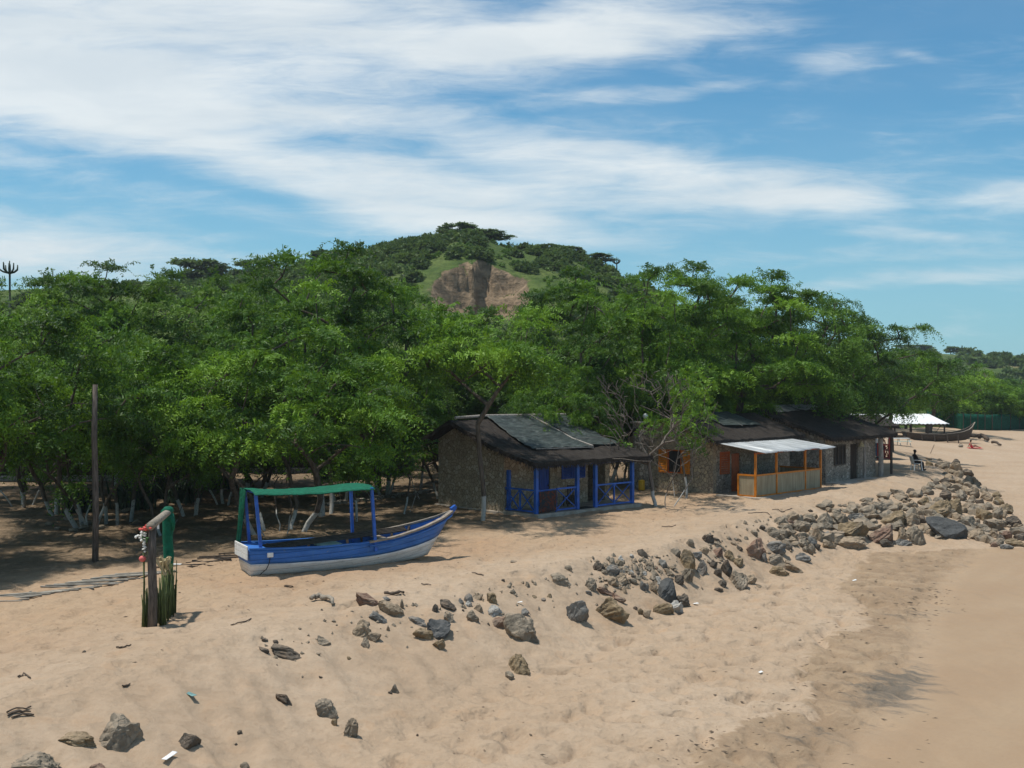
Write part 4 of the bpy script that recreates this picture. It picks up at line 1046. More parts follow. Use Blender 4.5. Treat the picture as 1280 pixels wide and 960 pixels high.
# corrugated sheets
G = []; nx = 210
for j in range(7):
    t = j / 6; y = -.32 + (-3.25 + .32) * t; row = []
    for i in range(nx):
        x = -.25 + 7.25 * i / (nx - 1); sh = int(x / .85); jag = .10 * math.sin(sh * 2.3) * t + (.10 * (t - .5) if sh % 2 else 0)
        row.append((x + .03 * math.sin(sh * 5.1) * t, y - jag, 2.66 - .40 * t + .022 * math.sin(x * 2 * math.pi / .14) + .012 * (sh % 2) + .03 * math.sin(sh * 1.7) * t))
    G.append(row)
b = MB(); b.grid(G); sh = b.build('sheet_roof', M['metal'], hut2, True); md = sh.modifiers.new('s', 'SOLIDIFY'); md.thickness = .008
b = MB(); b.box(-.2, 6.9, -3.05, -.3, -.2, .02, .02); b.build('porch_floor', M['concrete'], hut2)

# ---- grey hut
g_ax = math.atan2(.738, .675)
hut3 = thing('stone_hut', 'grey stone hut with dark thatched roof and pale sheets along its ridge', 'hut', (18.0, 64.3, 0), g_ax)
TP3 = [(-.65, 2.62), (1.8, 3.45), (4.2, 4.30), (8.0, 2.7)]
zr3 = lambda y: float(np.interp(y, [p[0] for p in TP3], [p[1] for p in TP3])) - .24
b = MB(); b.prism([(0, -.3), (7.4, -.3), (7.4, zr3(7.4)), (4.2, zr3(4.2)), (0, zr3(0))], 0, .32); b.build('gable_wall', M['stone_grey'], hut3)
b = MB(); b.box(.325, 3.15, 0, .3, -.3, zr3(0)); b.box(3.15, 4.15, 0, .3, 2.12, zr3(0)); b.box(4.15, 6.6, 0, .3, -.3, zr3(0)); b.build('front_wall', M['stone_grey'], hut3)
b = MB(); b.prism([(.305, -.3), (7.4, -.3), (7.4, zr3(7.4)), (4.2, zr3(4.2)), (.305, zr3(.3))], 6.28, 6.6); b.build('end_wall', M['stone_grey'], hut3)
roof = roof_slab('roof', 'thatch', hut3, -.5, 8.4, TP3, .19, 53)
fringe(roof, -.45, 8.3, -.66, 2.46, 420, 54, ln=.15); fringe(roof, -.5, 4.1, -.51, TP3, 160, 55, 'y'); fringe(roof, -.5, 4.1, 8.42, TP3, 160, 56, 'y')
cloth_patch('ridge_sheet', 'grey_sheet', roof, [(.3, 3.1, 4.0), (3.1, 3.15, 4.02), (3.2, 4.25, 4.40), (.2, 4.2, 4.40)], 61, .03)
cloth_patch('ridge_sheet', 'grey_sheet', roof, [(3.3, 3.3, 4.06), (6.3, 3.3, 4.06), (6.2, 4.2, 4.40), (3.3, 4.2, 4.40)], 65, .03)
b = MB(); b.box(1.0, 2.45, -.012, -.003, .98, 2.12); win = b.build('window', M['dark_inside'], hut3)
b = MB()
for x in (1.0, 1.46, 1.92, 2.38): b.box(x, x + .09, -.06, -.013, .98, 2.12)
b.box(1.0, 2.47, -.075, -.061, .95, 1.03); b.box(1.0, 2.47, -.075, -.061, 2.08, 2.15); b.build('frame', M['dark_wood'], win)
b = MB(); b.box(3.17, 4.13, .10, .15, -.2, 2.1)
for k in range(5): b.box(3.2 + k * .185, 3.2 + k * .185 + .17, .075, .098, -.15, 2.06)
b.build('door', M['plankwall'], hut3)
MB().tube([(4.34, -.34, -.2), (4.36, -.33, 1.2), (4.33, -.34, 2.45)], [.09, .08, .075], 9).build('post', M['pale_post'], hut3)
MB().tube([(6.42, -.40, -.2), (6.45, -.42, 1.2), (6.40, -.40, 2.45)], [.17, .15, .14], 9).build('post', M['pale_post'], hut3)
MB().tube([(8.1, -.35, -.2), (8.1, -.35, 2.45)], [.08, .075], 9).build('post', M['dark_wood'], hut3)
b = MB(); b.box(-.1, 5.6, -1.5, -.003, -.25, .04, .02); b.build('porch_floor', M['concrete'], hut3)
H3 = Matrix.Translation(hut3.location) @ Matrix.Rotation(g_ax, 4, 'Z')
lp = thing('hanging_lampshade', 'pale woven lampshade hanging beside the door of the grey hut', 'lampshade', H3 @ Vector((3.9, -.32, 1.95)), g_ax)
MB().tube([(0, 0, 0), (0, 0, .16), (0, 0, .33)], [.20, .14, .05], 12).build('shade', M['dry'], lp); MB().tube([(0, 0, .33), (0, 0, .55)], .012, 5).build('cord', M['black'], lp)

# ---- pillar with globe, yellow drum, extra walls beside the huts
def at(u, Y): return (u - 640) / F * Y
pil = thing('stone_pillar', 'square stone pillar with a small roof, standing left of the orange hut', 'pillar', (at(801, 61), 61, 0), .6)
MB().box(-.32, .32, -.32, .32, -.3, 3.55, .03).build('shaft', M['stone_grey'], pil); MB().box(-.42, .42, -.42, .42, 3.553, 3.66, .02).build('cap', M['concrete'], pil)
gl = thing('globe_lamp', 'small white globe lamp on top of the stone pillar', 'lamp', (at(814, 60.6), 60.6, 3.66), 0)
gl.location = (pil.location.x + .25, pil.location.y, 3.662)
MB().tube([(0, 0, 0), (0, 0, .16)], .035, 8).build('stem', M['dark_wood'], gl); MB().ball((0, 0, .29), .15).build('globe', M['white'], gl)
g = ground(802, 613)
dr = thing('yellow_drum', 'yellow plastic drum on the ground between the blue and orange huts', 'drum', g, .4)
MB().tube([(0, 0, 0), (0, 0, .04), (0, 0, .28), (0, 0, .5), (0, 0, .54)], [.16, .18, .18, .18, .15], 16).build('body', M['yellow'], dr); MB().tube([(0, 0, .54), (0, 0, .57)], [.08, .08], 12).build('lid', M['yellow'], dr)

# ---- dark plank buildings in the shade on the left
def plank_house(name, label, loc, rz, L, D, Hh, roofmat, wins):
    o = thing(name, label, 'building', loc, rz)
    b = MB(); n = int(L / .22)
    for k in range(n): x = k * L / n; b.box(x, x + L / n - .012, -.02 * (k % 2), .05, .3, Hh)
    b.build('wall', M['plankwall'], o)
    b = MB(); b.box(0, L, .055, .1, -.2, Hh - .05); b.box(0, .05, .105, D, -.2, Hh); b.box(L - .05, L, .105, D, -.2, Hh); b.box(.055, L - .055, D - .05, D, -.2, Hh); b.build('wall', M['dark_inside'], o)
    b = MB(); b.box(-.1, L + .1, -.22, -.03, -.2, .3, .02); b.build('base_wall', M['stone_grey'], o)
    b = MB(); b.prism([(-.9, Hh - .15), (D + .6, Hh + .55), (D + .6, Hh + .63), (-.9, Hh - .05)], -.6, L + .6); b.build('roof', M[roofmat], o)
    for (x, z0, z1, w_) in wins:
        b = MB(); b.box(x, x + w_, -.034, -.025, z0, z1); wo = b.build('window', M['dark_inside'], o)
        f = MB()
        f.box(x - .05, x + .03, -.07, -.036, z0 - .05, z1 + .05); f.box(x + w_ - .03, x + w_ + .05, -.07, -.036, z0 - .05, z1 + .05); f.box(x + .03, x + w_ - .03, -.07, -.036, z0 - .05, z0 + .03); f.box(x + .03, x + w_ - .03, -.07, -.036, z1 - .03, z1 + .05); f.build('frame', M['white_paint'], wo)
    return o
Yh = 66
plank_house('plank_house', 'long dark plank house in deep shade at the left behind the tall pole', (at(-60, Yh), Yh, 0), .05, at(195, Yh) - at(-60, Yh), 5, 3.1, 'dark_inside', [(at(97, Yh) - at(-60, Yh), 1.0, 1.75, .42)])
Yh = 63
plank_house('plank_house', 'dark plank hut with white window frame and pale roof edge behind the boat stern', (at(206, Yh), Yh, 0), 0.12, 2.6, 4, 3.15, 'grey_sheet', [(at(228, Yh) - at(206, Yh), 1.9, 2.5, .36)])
Yh = 72
plank_house('plank_house', 'dark veranda house deep behind the trees between the boat and the plank hut', (at(262, Yh), Yh, 0), 0.05, at(395, Yh) - at(262, Yh), 4, 3.2, 'thatch', [(1.0, .9, 2.0, .8), (4.2, .9, 2.0, .8)])

# ---- beyond the huts
g = ground(1104.5, 574.5)
rl = thing('red_balcony', 'dark red cross-braced railing beyond the grey hut corner', 'railing', g, .15)
xrail(rl, (-.42, 0), (.42, 0), 1.05, 1, .05, 'red', 'railing', .09); xrail(rl, (.45, .06), (.62, 1.7), 1.05, 2, .05, 'red', 'railing', .09)
MB().box(.40, .52, -.06, .06, -.2, 2.6).build('post', M['red'], rl); MB().box(-.52, -.42, -.05, .05, -.2, 1.25).build('post', M['red'], rl)
MB().box(.62, .74, 1.72, 1.84, -.2, 2.6).build('post', M['red'], rl)
b = MB(); b.box(-.5, .8, .1, 2.2, -.2, .05, .01); b.build('floor', M['concrete'], rl)
rr = roof_slab('roof', 'thatch', rl, -2.4, .95, [(-.5, 2.55), (1.0, 2.95), (2.6, 3.3)], .2, 91, 24, 12)
g2 = ground(1094, 572)
bt = thing('blue_towel', 'blue towel with a white one on top, hung at the left of the red railing', 'towel', g2 + Vector((0, 0, .1)), .1)
cloth_patch('fabric', 'blue_cloth', bt, [(-.22, 0, .05), (.2, .02, .0), (.22, 0, 1.1), (-.2, 0, 1.12)], 71, .05, 12, 14); 
cloth_patch('white_fabric', 'white', bt, [(-.1, -.06, 1.05), (.2, -.06, 1.0), (.2, -.04, 1.35), (-.05, -.04, 1.4)], 73, .04, 8, 8)
MB().bar((-.3, .03, 1.15), (.3, .03, 1.15), .05).build('rail', M['red'], bt); MB().bar((-.28, .03, -.15), (-.28, .03, 1.18), .05).build('post', M['red'], bt)
g3 = ground(1096.5, 579.5)
ty = thing('tyre', 'black tyre half sunk in the sand in front of the blue towel', 'tyre', g3 + Vector((0, 0, .18)), .6)
b = MB(); b.tube([(.30 * math.cos(t), 0, .30 * math.sin(t)) for t in np.linspace(0, 2 * math.pi, 25)], .07, 8, False); b.build('tread', M['black'], ty, True)
# white roof shelter
sy = 122.0
g0 = gz(at(1110, sy), sy)
sh = thing('sheet_shelter', 'open shelter with a white sheet roof on dark posts beyond the grey hut', 'shelter', (at(1076, sy), sy, g0), .03)
Wd = at(1183, sy) - at(1076, sy); zf = HC - 50 / F * sy - g0; zbk = HC - 37.5 / F * (sy + 5) - g0
G = []
for j in range(5):
    t = j / 4; G.append([(-.3 + (Wd + .6) * i / 160, -.4 + 5.6 * t, zf + (zbk - zf) * t + .03 * math.sin(i * .9) + .015 * math.sin(i * .37 + j)) for i in range(161)])
b = MB(); b.grid(G); r_ = b.build('sheet_roof', M['white_sheet'], sh, True); r_.modifiers.new('s', 'SOLIDIFY').thickness = .02
for x in np.linspace(.1, Wd - .1, 6):
    for yy_, zt_ in ((0, zf - .05), (5.0, zbk - .06)): MB().tube([(x, yy_, -.3), (x, yy_, zt_)], .09, 7).build('post', M['dark_wood'], sh)
b = MB(); b.bar((-.2, 0, zf - .1), (Wd + .2, 0, zf - .1), .10, .14); b.build('beam', M['dark_wood'], sh)
b = MB(); b.bar((0, -.05, .55), (Wd * .55, -.05, .55), .1, .1); b.bar((0, -.05, .2), (Wd * .55, -.05, .2), .08, .08); b.build('rail', M['dark_wood'], sh)
# picnic bench
g = ground(1123, 556.5)
pb = thing('bench_table', 'pale blue bench table under the left end of the white sheet roof', 'bench', g, .05)
b = MB(); b.box(-1.1, 1.1, -.3, .3, .66, .71, .01); b.build('table_top', M['boat_white'], pb)
b = MB(); b.box(-1.1, 1.1, -.75, -.45, .40, .44, .01); b.build('seat', M['mint'], pb)
for x in (-1, 0, 1): 
    b = MB(); b.bar((x, -.62, 0), (x, -.1, .66), .06); b.bar((x, .3, 0), (x, .1, .66), .06); b.build('leg', M['boat_white'], pb)
# green fence on the far sand
L_ = [(1158, 531), (1204, 537), (1240, 538), (1285, 536), (1340, 534)]
P_ = [ground(*q) for q in L_]
fe = thing('mesh_fence', 'long green mesh fence at the back of the far sand', 'fence', P_[0], 0)
for i in range(len(P_) - 1):
    a, c = P_[i] - P_[0], P_[i + 1] - P_[0]; cloth_patch('mesh_panel', 'fence_net', fe, [a + Vector((0, 0, -.3)), c + Vector((0, 0, -.3)), c + Vector((0, 0, 2.0)), a + Vector((0, 0, 2.05))], 80 + i, .05, 20, 5, .02)
    for k in range(4):
        p = a.lerp(c, k / 4); MB().tube([p + Vector((0, -.08, -.3)), p + Vector((0, -.08, 2.15))], .05, 6).build('post', M['dark_wood'], fe)
# ------------------------------------------------------------------ boats
def make_hull(L, stations, nseg=9):
    """stations: (x, halfbeam_top, halfbeam_bottom, z_keel, z_sheer)"""
    rows = []
    for (x, bt, bb, zk, zs, rake) in stations:
        row = []
        for k in range(nseg):
            t = k / (nseg - 1); bulge = math.sin(math.pi * t) * .10 * bt
            row.append((x + rake * t, -(bb + (bt - bb) * t ** .8 + bulge), zk + (zs - zk) * t))
        rows.append(row)
    return rows
def lerp_st(st, n):
    xs_ = [s[0] for s in st]; out = []
    for x in np.linspace(xs_[0], xs_[-1], n): out.append(tuple([x] + [float(np.interp(x, xs_, [s[j] for s in st])) for j in range(1, 6)]))
    return out
ST = [(0, .74, .50, .0, .84, -.10), (1.0, .86, .56, .0, .80, -.07), (2.2, .93, .58, .0, .78, 0), (3.4, .92, .54, .0, .80, 0), (4.4, .80, .42, .03, .90, .12), (5.2, .56, .24, .07, 1.10, .36), (5.7, .30, .10, .11, 1.30, .62), (5.98, .05, .03, .16, 1.52, .86)]
bo = thing('fishing_boat', 'blue and white wooden boat with green shade cloth beached on the sand', 'boat', (-8.06, 33.94, 0), R(28))
bo.location.z = gz(-6, 35) + .0
st = lerp_st(ST, 26); rows = make_hull(6, st, 12)
nr, nc = len(rows), len(rows[0])
# outer skin in two paints: white foot, blue sides
def skin(k0, k1, name, mat, off=0):
    V, Fc = [], []
    for sgn in (1, -1):
        b0 = len(V)
        for r in rows:
            for k in range(k0, k1 + 1): V.append((r[k][0], r[k][1] * sgn, r[k][2]))
        w_ = k1 - k0 + 1
        for i in range(nr - 1):
            for k in range(w_ - 1):
                q = (b0 + i * w_ + k, b0 + (i + 1) * w_ + k, b0 + (i + 1) * w_ + k + 1, b0 + i * w_ + k + 1); Fc.append(q if sgn == 1 else q[::-1])
    # transom
    b0 = len(V)
    for k in range(k0, k1 + 1): V.append(rows[0][k]); V.append((rows[0][k][0], -rows[0][k][1], rows[0][k][2]))
    for k in range(k1 - k0): Fc.append((b0 + 2 * k, b0 + 2 * k + 2, b0 + 2 * k + 3, b0 + 2 * k + 1))
    if k0 == 0:
        b0 = len(V)
        for r in rows: V.append(r[0]); V.append((r[0][0], -r[0][1], r[0][2]))
        for i in range(nr - 1): Fc.append((b0 + 2 * i, b0 + 2 * i + 1, b0 + 2 * i + 3, b0 + 2 * i + 2))
    me = mesh_from(name, V, Fc, M[mat], True)
    bm = bmesh.new(); bm.from_mesh(me); bmesh.ops.remove_doubles(bm, verts=bm.verts, dist=.0005); bmesh.ops.recalc_face_normals(bm, faces=bm.faces); bm.to_mesh(me); bm.free()
    o = link(name, me, bo); md = o.modifiers.new('s', 'SOLIDIFY'); md.thickness = .045; md.offset = -1; 
    return o
hull_w = skin(0, 5, 'hull_bottom', 'boat_white'); hull_b = skin(5, nc - 1, 'hull_side', 'boat_blue')
for sgn, mat_n in ((1, 'grey_wood'), (-1, 'grey_wood')):
    g_ = MB(); pts = [(r[-1][0], r[-1][1] * sgn * 1.0, r[-1][2] + .02) for r in rows]
    for i in range(nr - 1):
        if i < 15: continue
        g_.bar(pts[i], pts[i + 1], .15, .06)
    g_.build('gunwale', M['grey_wood'], bo)
    g_ = MB()
    for i in range(0, 15): g_.bar(pts[i], pts[i + 1], .10, .05)
    g_.build('gunwale', M['boat_blue'], bo)
    g_ = MB()
    for i in range(nr - 1):
        if i > 14: g_.bar((pts[i][0], pts[i][1] * 1.07, pts[i][2] - .13), (pts[i + 1][0], pts[i + 1][1] * 1.07, pts[i + 1][2] - .13), .05, .05)
    g_.build('rubbing_strake', M['boat_blue'], bo)
# inside
V = []; 
for (x, bt, bb, zk, zs, rk_) in st[:-2]: V.append((x + rk_ * .35, -(bb * .95 + (bt - bb) * .35), zk + (zs - zk) * .38)); V.append((x + rk_ * .35, (bb * .95 + (bt - bb) * .35), zk + (zs - zk) * .38))
me = mesh_from('floor_boards', V, [(2 * i, 2 * i + 1, 2 * i + 3, 2 * i + 2) for i in range(len(V) // 2 - 1)], M['dark_wood']); link('floor_boards', me, bo)
for x, sgn in [(x, q) for x in np.linspace(.5, 5.2, 12) for q in (-1, 1)]:
    s_ = [float(np.interp(x, [s[0] for s in ST], [s[j] for s in ST])) for j in range(1, 6)]; b = MB()
    b.bar((x + s_[4] * .3, sgn * (s_[1] + (s_[0] - s_[1]) * .4 - .07), s_[2] + (s_[3] - s_[2]) * .38), (x + s_[4] * .95, sgn * (s_[0] - .09), s_[3] - .03), .07, .05)
    b.build('rib', M['dark_wood'], bo)
for x, mt, w_ in ((1.1, 'dark_wood', .3), (2.6, 'mint', .75), (4.3, 'grey_wood', .3)):
    s_ = [float(np.interp(x, [s[0] for s in ST], [s[j] for s in ST])) for j in range(1, 6)]
    b = MB(); b.box(x - w_ / 2, x + w_ / 2, -(s_[0] - .07), (s_[0] - .07), s_[3] - .08, s_[3] - .035, .008); b.build('thwart', M[mt], bo)
b = MB()
for k in range(4): b.bar((.3 + .1 * k, -.3 + .22 * k, .72 + .02 * k), (5.2, -.12 + .08 * k, 1.02 + .03 * k), .06, .05)
b.build('spare_poles', M['dark_wood'], bo)
b = MB(); b.box(-.165, -.125, -.72, .72, .52, .93, .008); b.build('stern_board', M['boat_white'], bo)
b = MB(); b.box(-.06, .45, -.70, .70, .80, .84, .008); b.build('stern_deck', M['boat_blue'], bo)
b = MB(); b.bar((6.72, 0, 1.36), (6.98, 0, 1.66), .10, .12); b.bar((6.84, 0, 1.60), (7.00, 0, 1.70), .14, .10); b.build('stem_head', M['blue'], bo)
for (x, y, tx, ty) in ((.30, -.66, .12, -.62), (.30, .66, .12, .62), (3.85, -.86, 3.72, -.84), (3.72, .86, 3.64, .84)):
    z0 = float(np.interp(x, [s[0] for s in ST], [s[4] for s in ST])); b = MB(); b.bar((x, y, z0 - .3), (tx, ty, 2.52), .085, .10); b.build('canopy_post', M['blue'], bo)
for (p, q) in (((.12, -.62, 2.5), (.12, .62, 2.5)), ((3.72, -.84, 2.5), (3.64, .84, 2.5))):
    b = MB(); b.bar(p, q, .05, .05); b.build('canopy_bar', M['blue_door'], bo)
s_, t_ = np.meshgrid(np.linspace(0, 1, 40), np.linspace(0, 1, 20))
CX = .02 + 3.80 * s_; CY = -.93 + 1.78 * t_; CZ = 2.57 - .03 * sstep(.10, 0, t_) - .15 * np.sin(np.pi * np.clip(s_ * 1.05, 0, 1)) ** 1.2 * (.55 + .45 * np.sin(np.pi * t_)) * (1 - .55 * s_) + .03 * fbm(CX * 3, CY * 3, 3, 3) - .06 * ((t_ - .5) * 2) ** 4
cn = link('shade_cloth', mesh_grid('shade_cloth', np.stack([CX, CY, CZ], -1), M['green_net']), bo); cn.modifiers.new('s', 'SOLIDIFY').thickness = .015
s_, t_ = np.meshgrid(np.linspace(0, 1, 24), np.linspace(0, 1, 30))
CZ = 2.54 - 1.72 * t_; CY = (.18 + .64 * s_) * (1 - .0 * t_) + (.45) * (t_ ** 1.3) * (s_ < 2) * (1 - s_) ; CX = .03 - .10 * t_ + .04 * np.sin(s_ * 16) * (.3 + t_)
cn2 = link('hanging_cloth', mesh_grid('hanging_cloth', np.stack([CX, CY, CZ], -1), M['green_net']), cn); cn2.modifiers.new('s', 'SOLIDIFY').thickness = .015
b = MB(); b.box(.42, .60, -.865, -.80, .58, .72, .01); bx_ = b.build('junction_box', M['white'], hull_b)
b = MB(); b.tube([(.5, -.86, .58), (.48, -.82, .4), (.42, -.74, .22), (.25, -.66, .06), (.2, -.72, .01)], .012, 6); b.build('cable', M['black'], bx_)

# dark old boat on the far sand
g = ground(1176, 551.5); Yb = g.y
ob = thing('old_boat', 'dark old wooden boat with a raised prow under the far shelter trees', 'boat', g, R(4))
k_ = Yb / 126
ST2 = [(-3.9, .6, .3, .35, 1.05, -.2), (-2.5, .9, .5, .05, .85, 0), (0, 1.0, .6, 0, .80, 0), (1.8, .85, .4, .05, 1.0, .1), (2.8, .5, .2, .15, 1.35, .35), (3.3, .06, .04, .4, 2.05, .5)]
st2 = lerp_st(ST2, 22); rows = make_hull(6, st2, 7); nr, nc = len(rows), 7
V, Fc = [], []
for sgn in (1, -1):
    b0 = len(V)
    for r in rows:
        for q in r: V.append((q[0], q[1] * sgn, q[2]))
    for i in range(nr - 1):
        for k in range(nc - 1): Fc.append((b0 + i * nc + k, b0 + (i + 1) * nc + k, b0 + (i + 1) * nc + k + 1, b0 + i * nc + k + 1))
me = mesh_from('hull', V, Fc, M['dark_wood'], True); o = link('hull', me, ob); o.modifiers.new('s', 'SOLIDIFY').thickness = .05
b = MB()
for sgn in (1, -1):
    for i in range(nr - 1): b.bar((rows[i][-1][0], rows[i][-1][1] * sgn, rows[i][-1][2]), (rows[i + 1][-1][0], rows[i + 1][-1][1] * sgn, rows[i + 1][-1][2]), .1, .07)
b.build('gunwale', M['drift'], ob)
b = MB()
for x in (-2.6, -1.2, .2, 1.4): b.bar((x, -1.25, -.2), (x, -1.1, .75), .09)
b.build('prop', M['dark_wood'], ob)

# ------------------------------------------------------------------ frame of poles with reeds and green net
z1 = gz(-8.45, 26.3); z2 = gz(-8.6, 28.1)
fr = thing('pole_frame', 'two-post wooden frame wrapped in green net with reeds and flowers on the sand', 'shrine', (-8.45, 26.3, z1), 0)
dx, dy = -.18, 1.8
MB().tube([(0, 0, -.3), (.015, .01, .8), (-.01, 0, 1.6), (.01, 0, 2.36)], [.115, .105, .10, .085], 12).build('post', M['post_wood'], fr, True)
MB().tube([(dx, dy, -.3), (dx + .02, dy, 1.0), (dx, dy, 2.42)], [.09, .085, .075], 10).build('post', M['post_wood'], fr, True)
MB().tube([(.01, -.16, 2.40), (-.05, .6, 2.45), (-.12, 1.3, 2.49), (dx, dy + .12, 2.52)], [.10, .095, .09, .08], 12).build('crossbar', M['drift'], fr, True)
# net wound round the far post and over the end of the bar
pts = []; n_ = 30
b = MB(); b.tube([(dx + .01, dy - .05, 1.00), (dx + .02, dy, 1.4), (dx - .005, dy - .02, 1.9), (dx + .02, dy, 2.3), (dx, dy + .02, 2.46)], [.12, .13, .125, .16, .13], 14); net = b.build('wrapped_net', M['green_net'], fr, True)
b = MB(); b.tube([(dx - .005, dy - .28, 2.52), (dx, dy - .05, 2.54), (dx, dy + .16, 2.53)], [.10, .12, .10], 12); b.tube([(dx - .08, dy - .12, 2.44), (dx + .1, dy - .14, 2.36), (dx + .16, dy - .1, 2.25), (dx + .15, dy - .08, 2.05)], [.04, .06, .06, .03], 8); b.build('net_knot', M['green_net'], net, True)
b = MB(); b.bar((dx - .16, dy - .3, 2.4), (dx - .15, dy - .3, 2.12), .05, .02); b.build('white_ribbon', M['white'], fr)
rng = np.random.default_rng(12)
b = MB()
for k in range(115):
    t = rng.uniform(.05, 1.0); x = dx * t + rng.normal(0, .05) + .10; y = dy * t; h = 1.05 + .22 * rng.random() + (.25 * rng.random() if t > .6 else 0)
    if t < .2: x += .06
    l1, l2 = rng.normal(0, .05), rng.normal(0, .05)
    b.tube([(x, y, -.1), (x + l1 * .5, y + l2, h * .5), (x + l1, y + l2 * 2, h * rng.uniform(.55, 1.05))], [.017, .02, .008], 4)
b.build('reeds', M['reed'], fr, True)
b = MB()
for k in range(15):
    x = -.13 - .12 * rng.random(); y = rng.uniform(-.05, .35); h = rng.uniform(.6, .95) if k > 3 else 1.75; b.tube([(x, y, -.1), (x + .02, y, h * .6), (x + rng.normal(0, .015), y, h)], [.02, .018, .01], 5)
b.build('dark_canes', M['reed'], fr, True)
b = MB()
for k in range(26):
    b.tube([(dx * .75 + rng.normal(0, .05) + .12, dy * .62 + rng.normal(0, .1), 1.05), (dx * .75 + .12 + rng.normal(0, .10), dy * .62 + rng.normal(0, .14), 1.38 + .12 * rng.random())], [.012, .03 * rng.random() + .008], 4)
b.build('dry_bunch', M['dry'], fr)
def petals(n, c, s, size, seed):
    r = np.random.default_rng(seed); b = MB()
    for k in range(n):
        p = np.array(c) + r.normal(size=3) * np.array(s); b.ball(p, (size * r.uniform(.6, 1.2), size * r.uniform(.6, 1.2), size * r.uniform(.4, .9)), 1)
    return b
bq = petals(20, (-.20, -.05, 2.16), (.05, .05, .10), .045, 1); b2 = petals(14, (-.16, -.05, 1.92), (.03, .04, .12), .038, 2); bq.add(b2.v, b2.f); bq.build('white_flowers', M['petal_white'], fr)
petals(12, (-.11, -.05, 2.34), (.06, .05, .03), .045, 3).build('red_flowers', M['petal_red'], fr)
petals(10, (-.15, -.03, 2.12), (.05, .05, .07), .04, 4).build('flower_leaves', M['flower_leaf'], fr)
b = MB(); b.ball((-.21, -.05, 1.62), (.085, .08, .075), 2); b.build('pink_ball', M['petal_pink'], fr, True)

# tall bare pole at the left
g = ground(119, 702)
tag(MB().tube([(0, 0, -.3), (.02, 0, 2), (-.03, 0, 4), (0, 0, 5.7)], [.105, .10, .095, .08], 10).build('tall_pole', M['post_wood'], None, True), 'tall bare wooden pole standing alone in the left shade', 'pole').location = g
g = ground(165, 624)

# slatted walkway
wk = MB(); A0 = ground(-20, 752); A1 = ground(185, 716); A2 = ground(318, 688)
def walk(p, q, n, wlen):
    for k in range(n):
        c = p.lerp(q, (k + .5) / n); c.z = gz(c.x, c.y) + .03; ln = wlen * random.uniform(.9, 1.05); dd = Vector((.93, .36, 0)) * ln / 2; j = Vector((random.uniform(-.08, .08), random.uniform(-.04, .04), 0))
        a, e_ = c - dd + j, c + dd + j; a.z = gz(a.x, a.y) + .03; e_.z = gz(e_.x, e_.y) + .03; wk.bar(a, e_, .075, .03)
walk(A0, A1, 24, 1.9)
tag(wk.build('slatted_walkway', M['walk'], None), 'grey slatted wooden walkway on the sand at the left edge of the shade', 'walkway')
wk = MB(); walk(A1.lerp(A2, .22), A2, 18, 1.5)
tag(wk.build('slatted_walkway', M['dark_wood'], None), 'dark weathered stretch of slatted walkway running behind the boat stern', 'walkway')
g = ground(217, 706); tag(MB().box(-.24, .24, -.08, .08, 0, .03, .006).build('white_board', M['white_paint'], None), 'short white board lying at the edge of the dark walkway', 'board').location = g
# low kerb behind the boat
kb = MB(); P0_, P1_ = ground(412, 632), ground(536, 615)
for k in range(18):
    c = P0_.lerp(P1_, k / 17); w_ = .22; kb.box(c.x - .26, c.x + .22, c.y - .14, c.y + .12, gz(c.x, c.y) - .1, gz(c.x, c.y) + .13 + .04 * random.random(), .03)
tag(kb.build('stone_kerb', M['stone_grey'], None), 'low dark stone kerb in the shade between the boat and the blue hut', 'kerb')

# spiky plants
def spiky(name, label, cat, pts, hmin, hmax, n, wid=.05, lean=.5, seed=0, group=None):
    r = np.random.default_rng(seed); c = np.mean(np.array([tuple(p) for p in pts]), axis=0); V = []
    for k in range(n):
        if len(pts) == 1: p = np.array(pts[0]) + np.array([r.normal(0, .35), r.normal(0, .35), 0])
        else:
            i = r.integers(0, len(pts) - 1); p = np.array(pts[i]) * (1 - (t := r.random())) + np.array(pts[i + 1]) * t + np.array([r.normal(0, .12), r.normal(0, .35), 0])
        a = r.uniform(0, 6.28); h = r.uniform(hmin, hmax); d = np.array([math.cos(a), math.sin(a), 0]) * lean * r.uniform(.1, 1) * h; s = np.array([-math.sin(a), math.cos(a), 0]) * wid
        q = p - c; m1 = q + d * .4 + np.array([0, 0, h * .6]); tp = q + d + np.array([0, 0, h])
        V.append([q - s * .7, q + s * .7, m1 + s, m1 - s]); V.append([m1 - s, m1 + s, tp + s * .1, tp - s * .1])
    o = link(name, mesh_quads(name, np.array(V), M['agave'])); o.location = c; tag(o, label, cat, group)
spiky('spiky_hedge', 'dark hedge of upright spiky blades in front of the sunlit gap behind the boat', 'hedge', [ground(396, 601), ground(440, 600), ground(480, 595), ground(516, 588)], .7, 1.35, 420, .06, .18, 3)
spiky('spiky_hedge', 'shorter dark spiky hedge in the gap beside the many-stemmed tree', 'hedge', [ground(258, 612), ground(290, 611)], .5, .9, 120, .05, .25, 9)
spiky('agave_bush', 'dark spiky bush between the leaning whitewashed stems and the tall pole', 'bush', [ground(96, 640)], .5, 1.2, 150, .06, .8, 4)
spiky('agave_bush', 'dark spiky bush right of the tall pole beside the thin white stems', 'bush', [ground(168, 636)], .6, 1.4, 190, .06, .7, 5)
spiky('agave_bush', 'low dark spiky bush in the open ground left of the boat canopy', 'bush', [ground(228, 629)], .5, 1.1, 190, .06, .8, 6)
spiky('agave_bush', 'dark spiky bush in front of the veranda house behind the boat', 'bush', [ground(205, 622)], .5, 1.2, 150, .06, .8, 7)
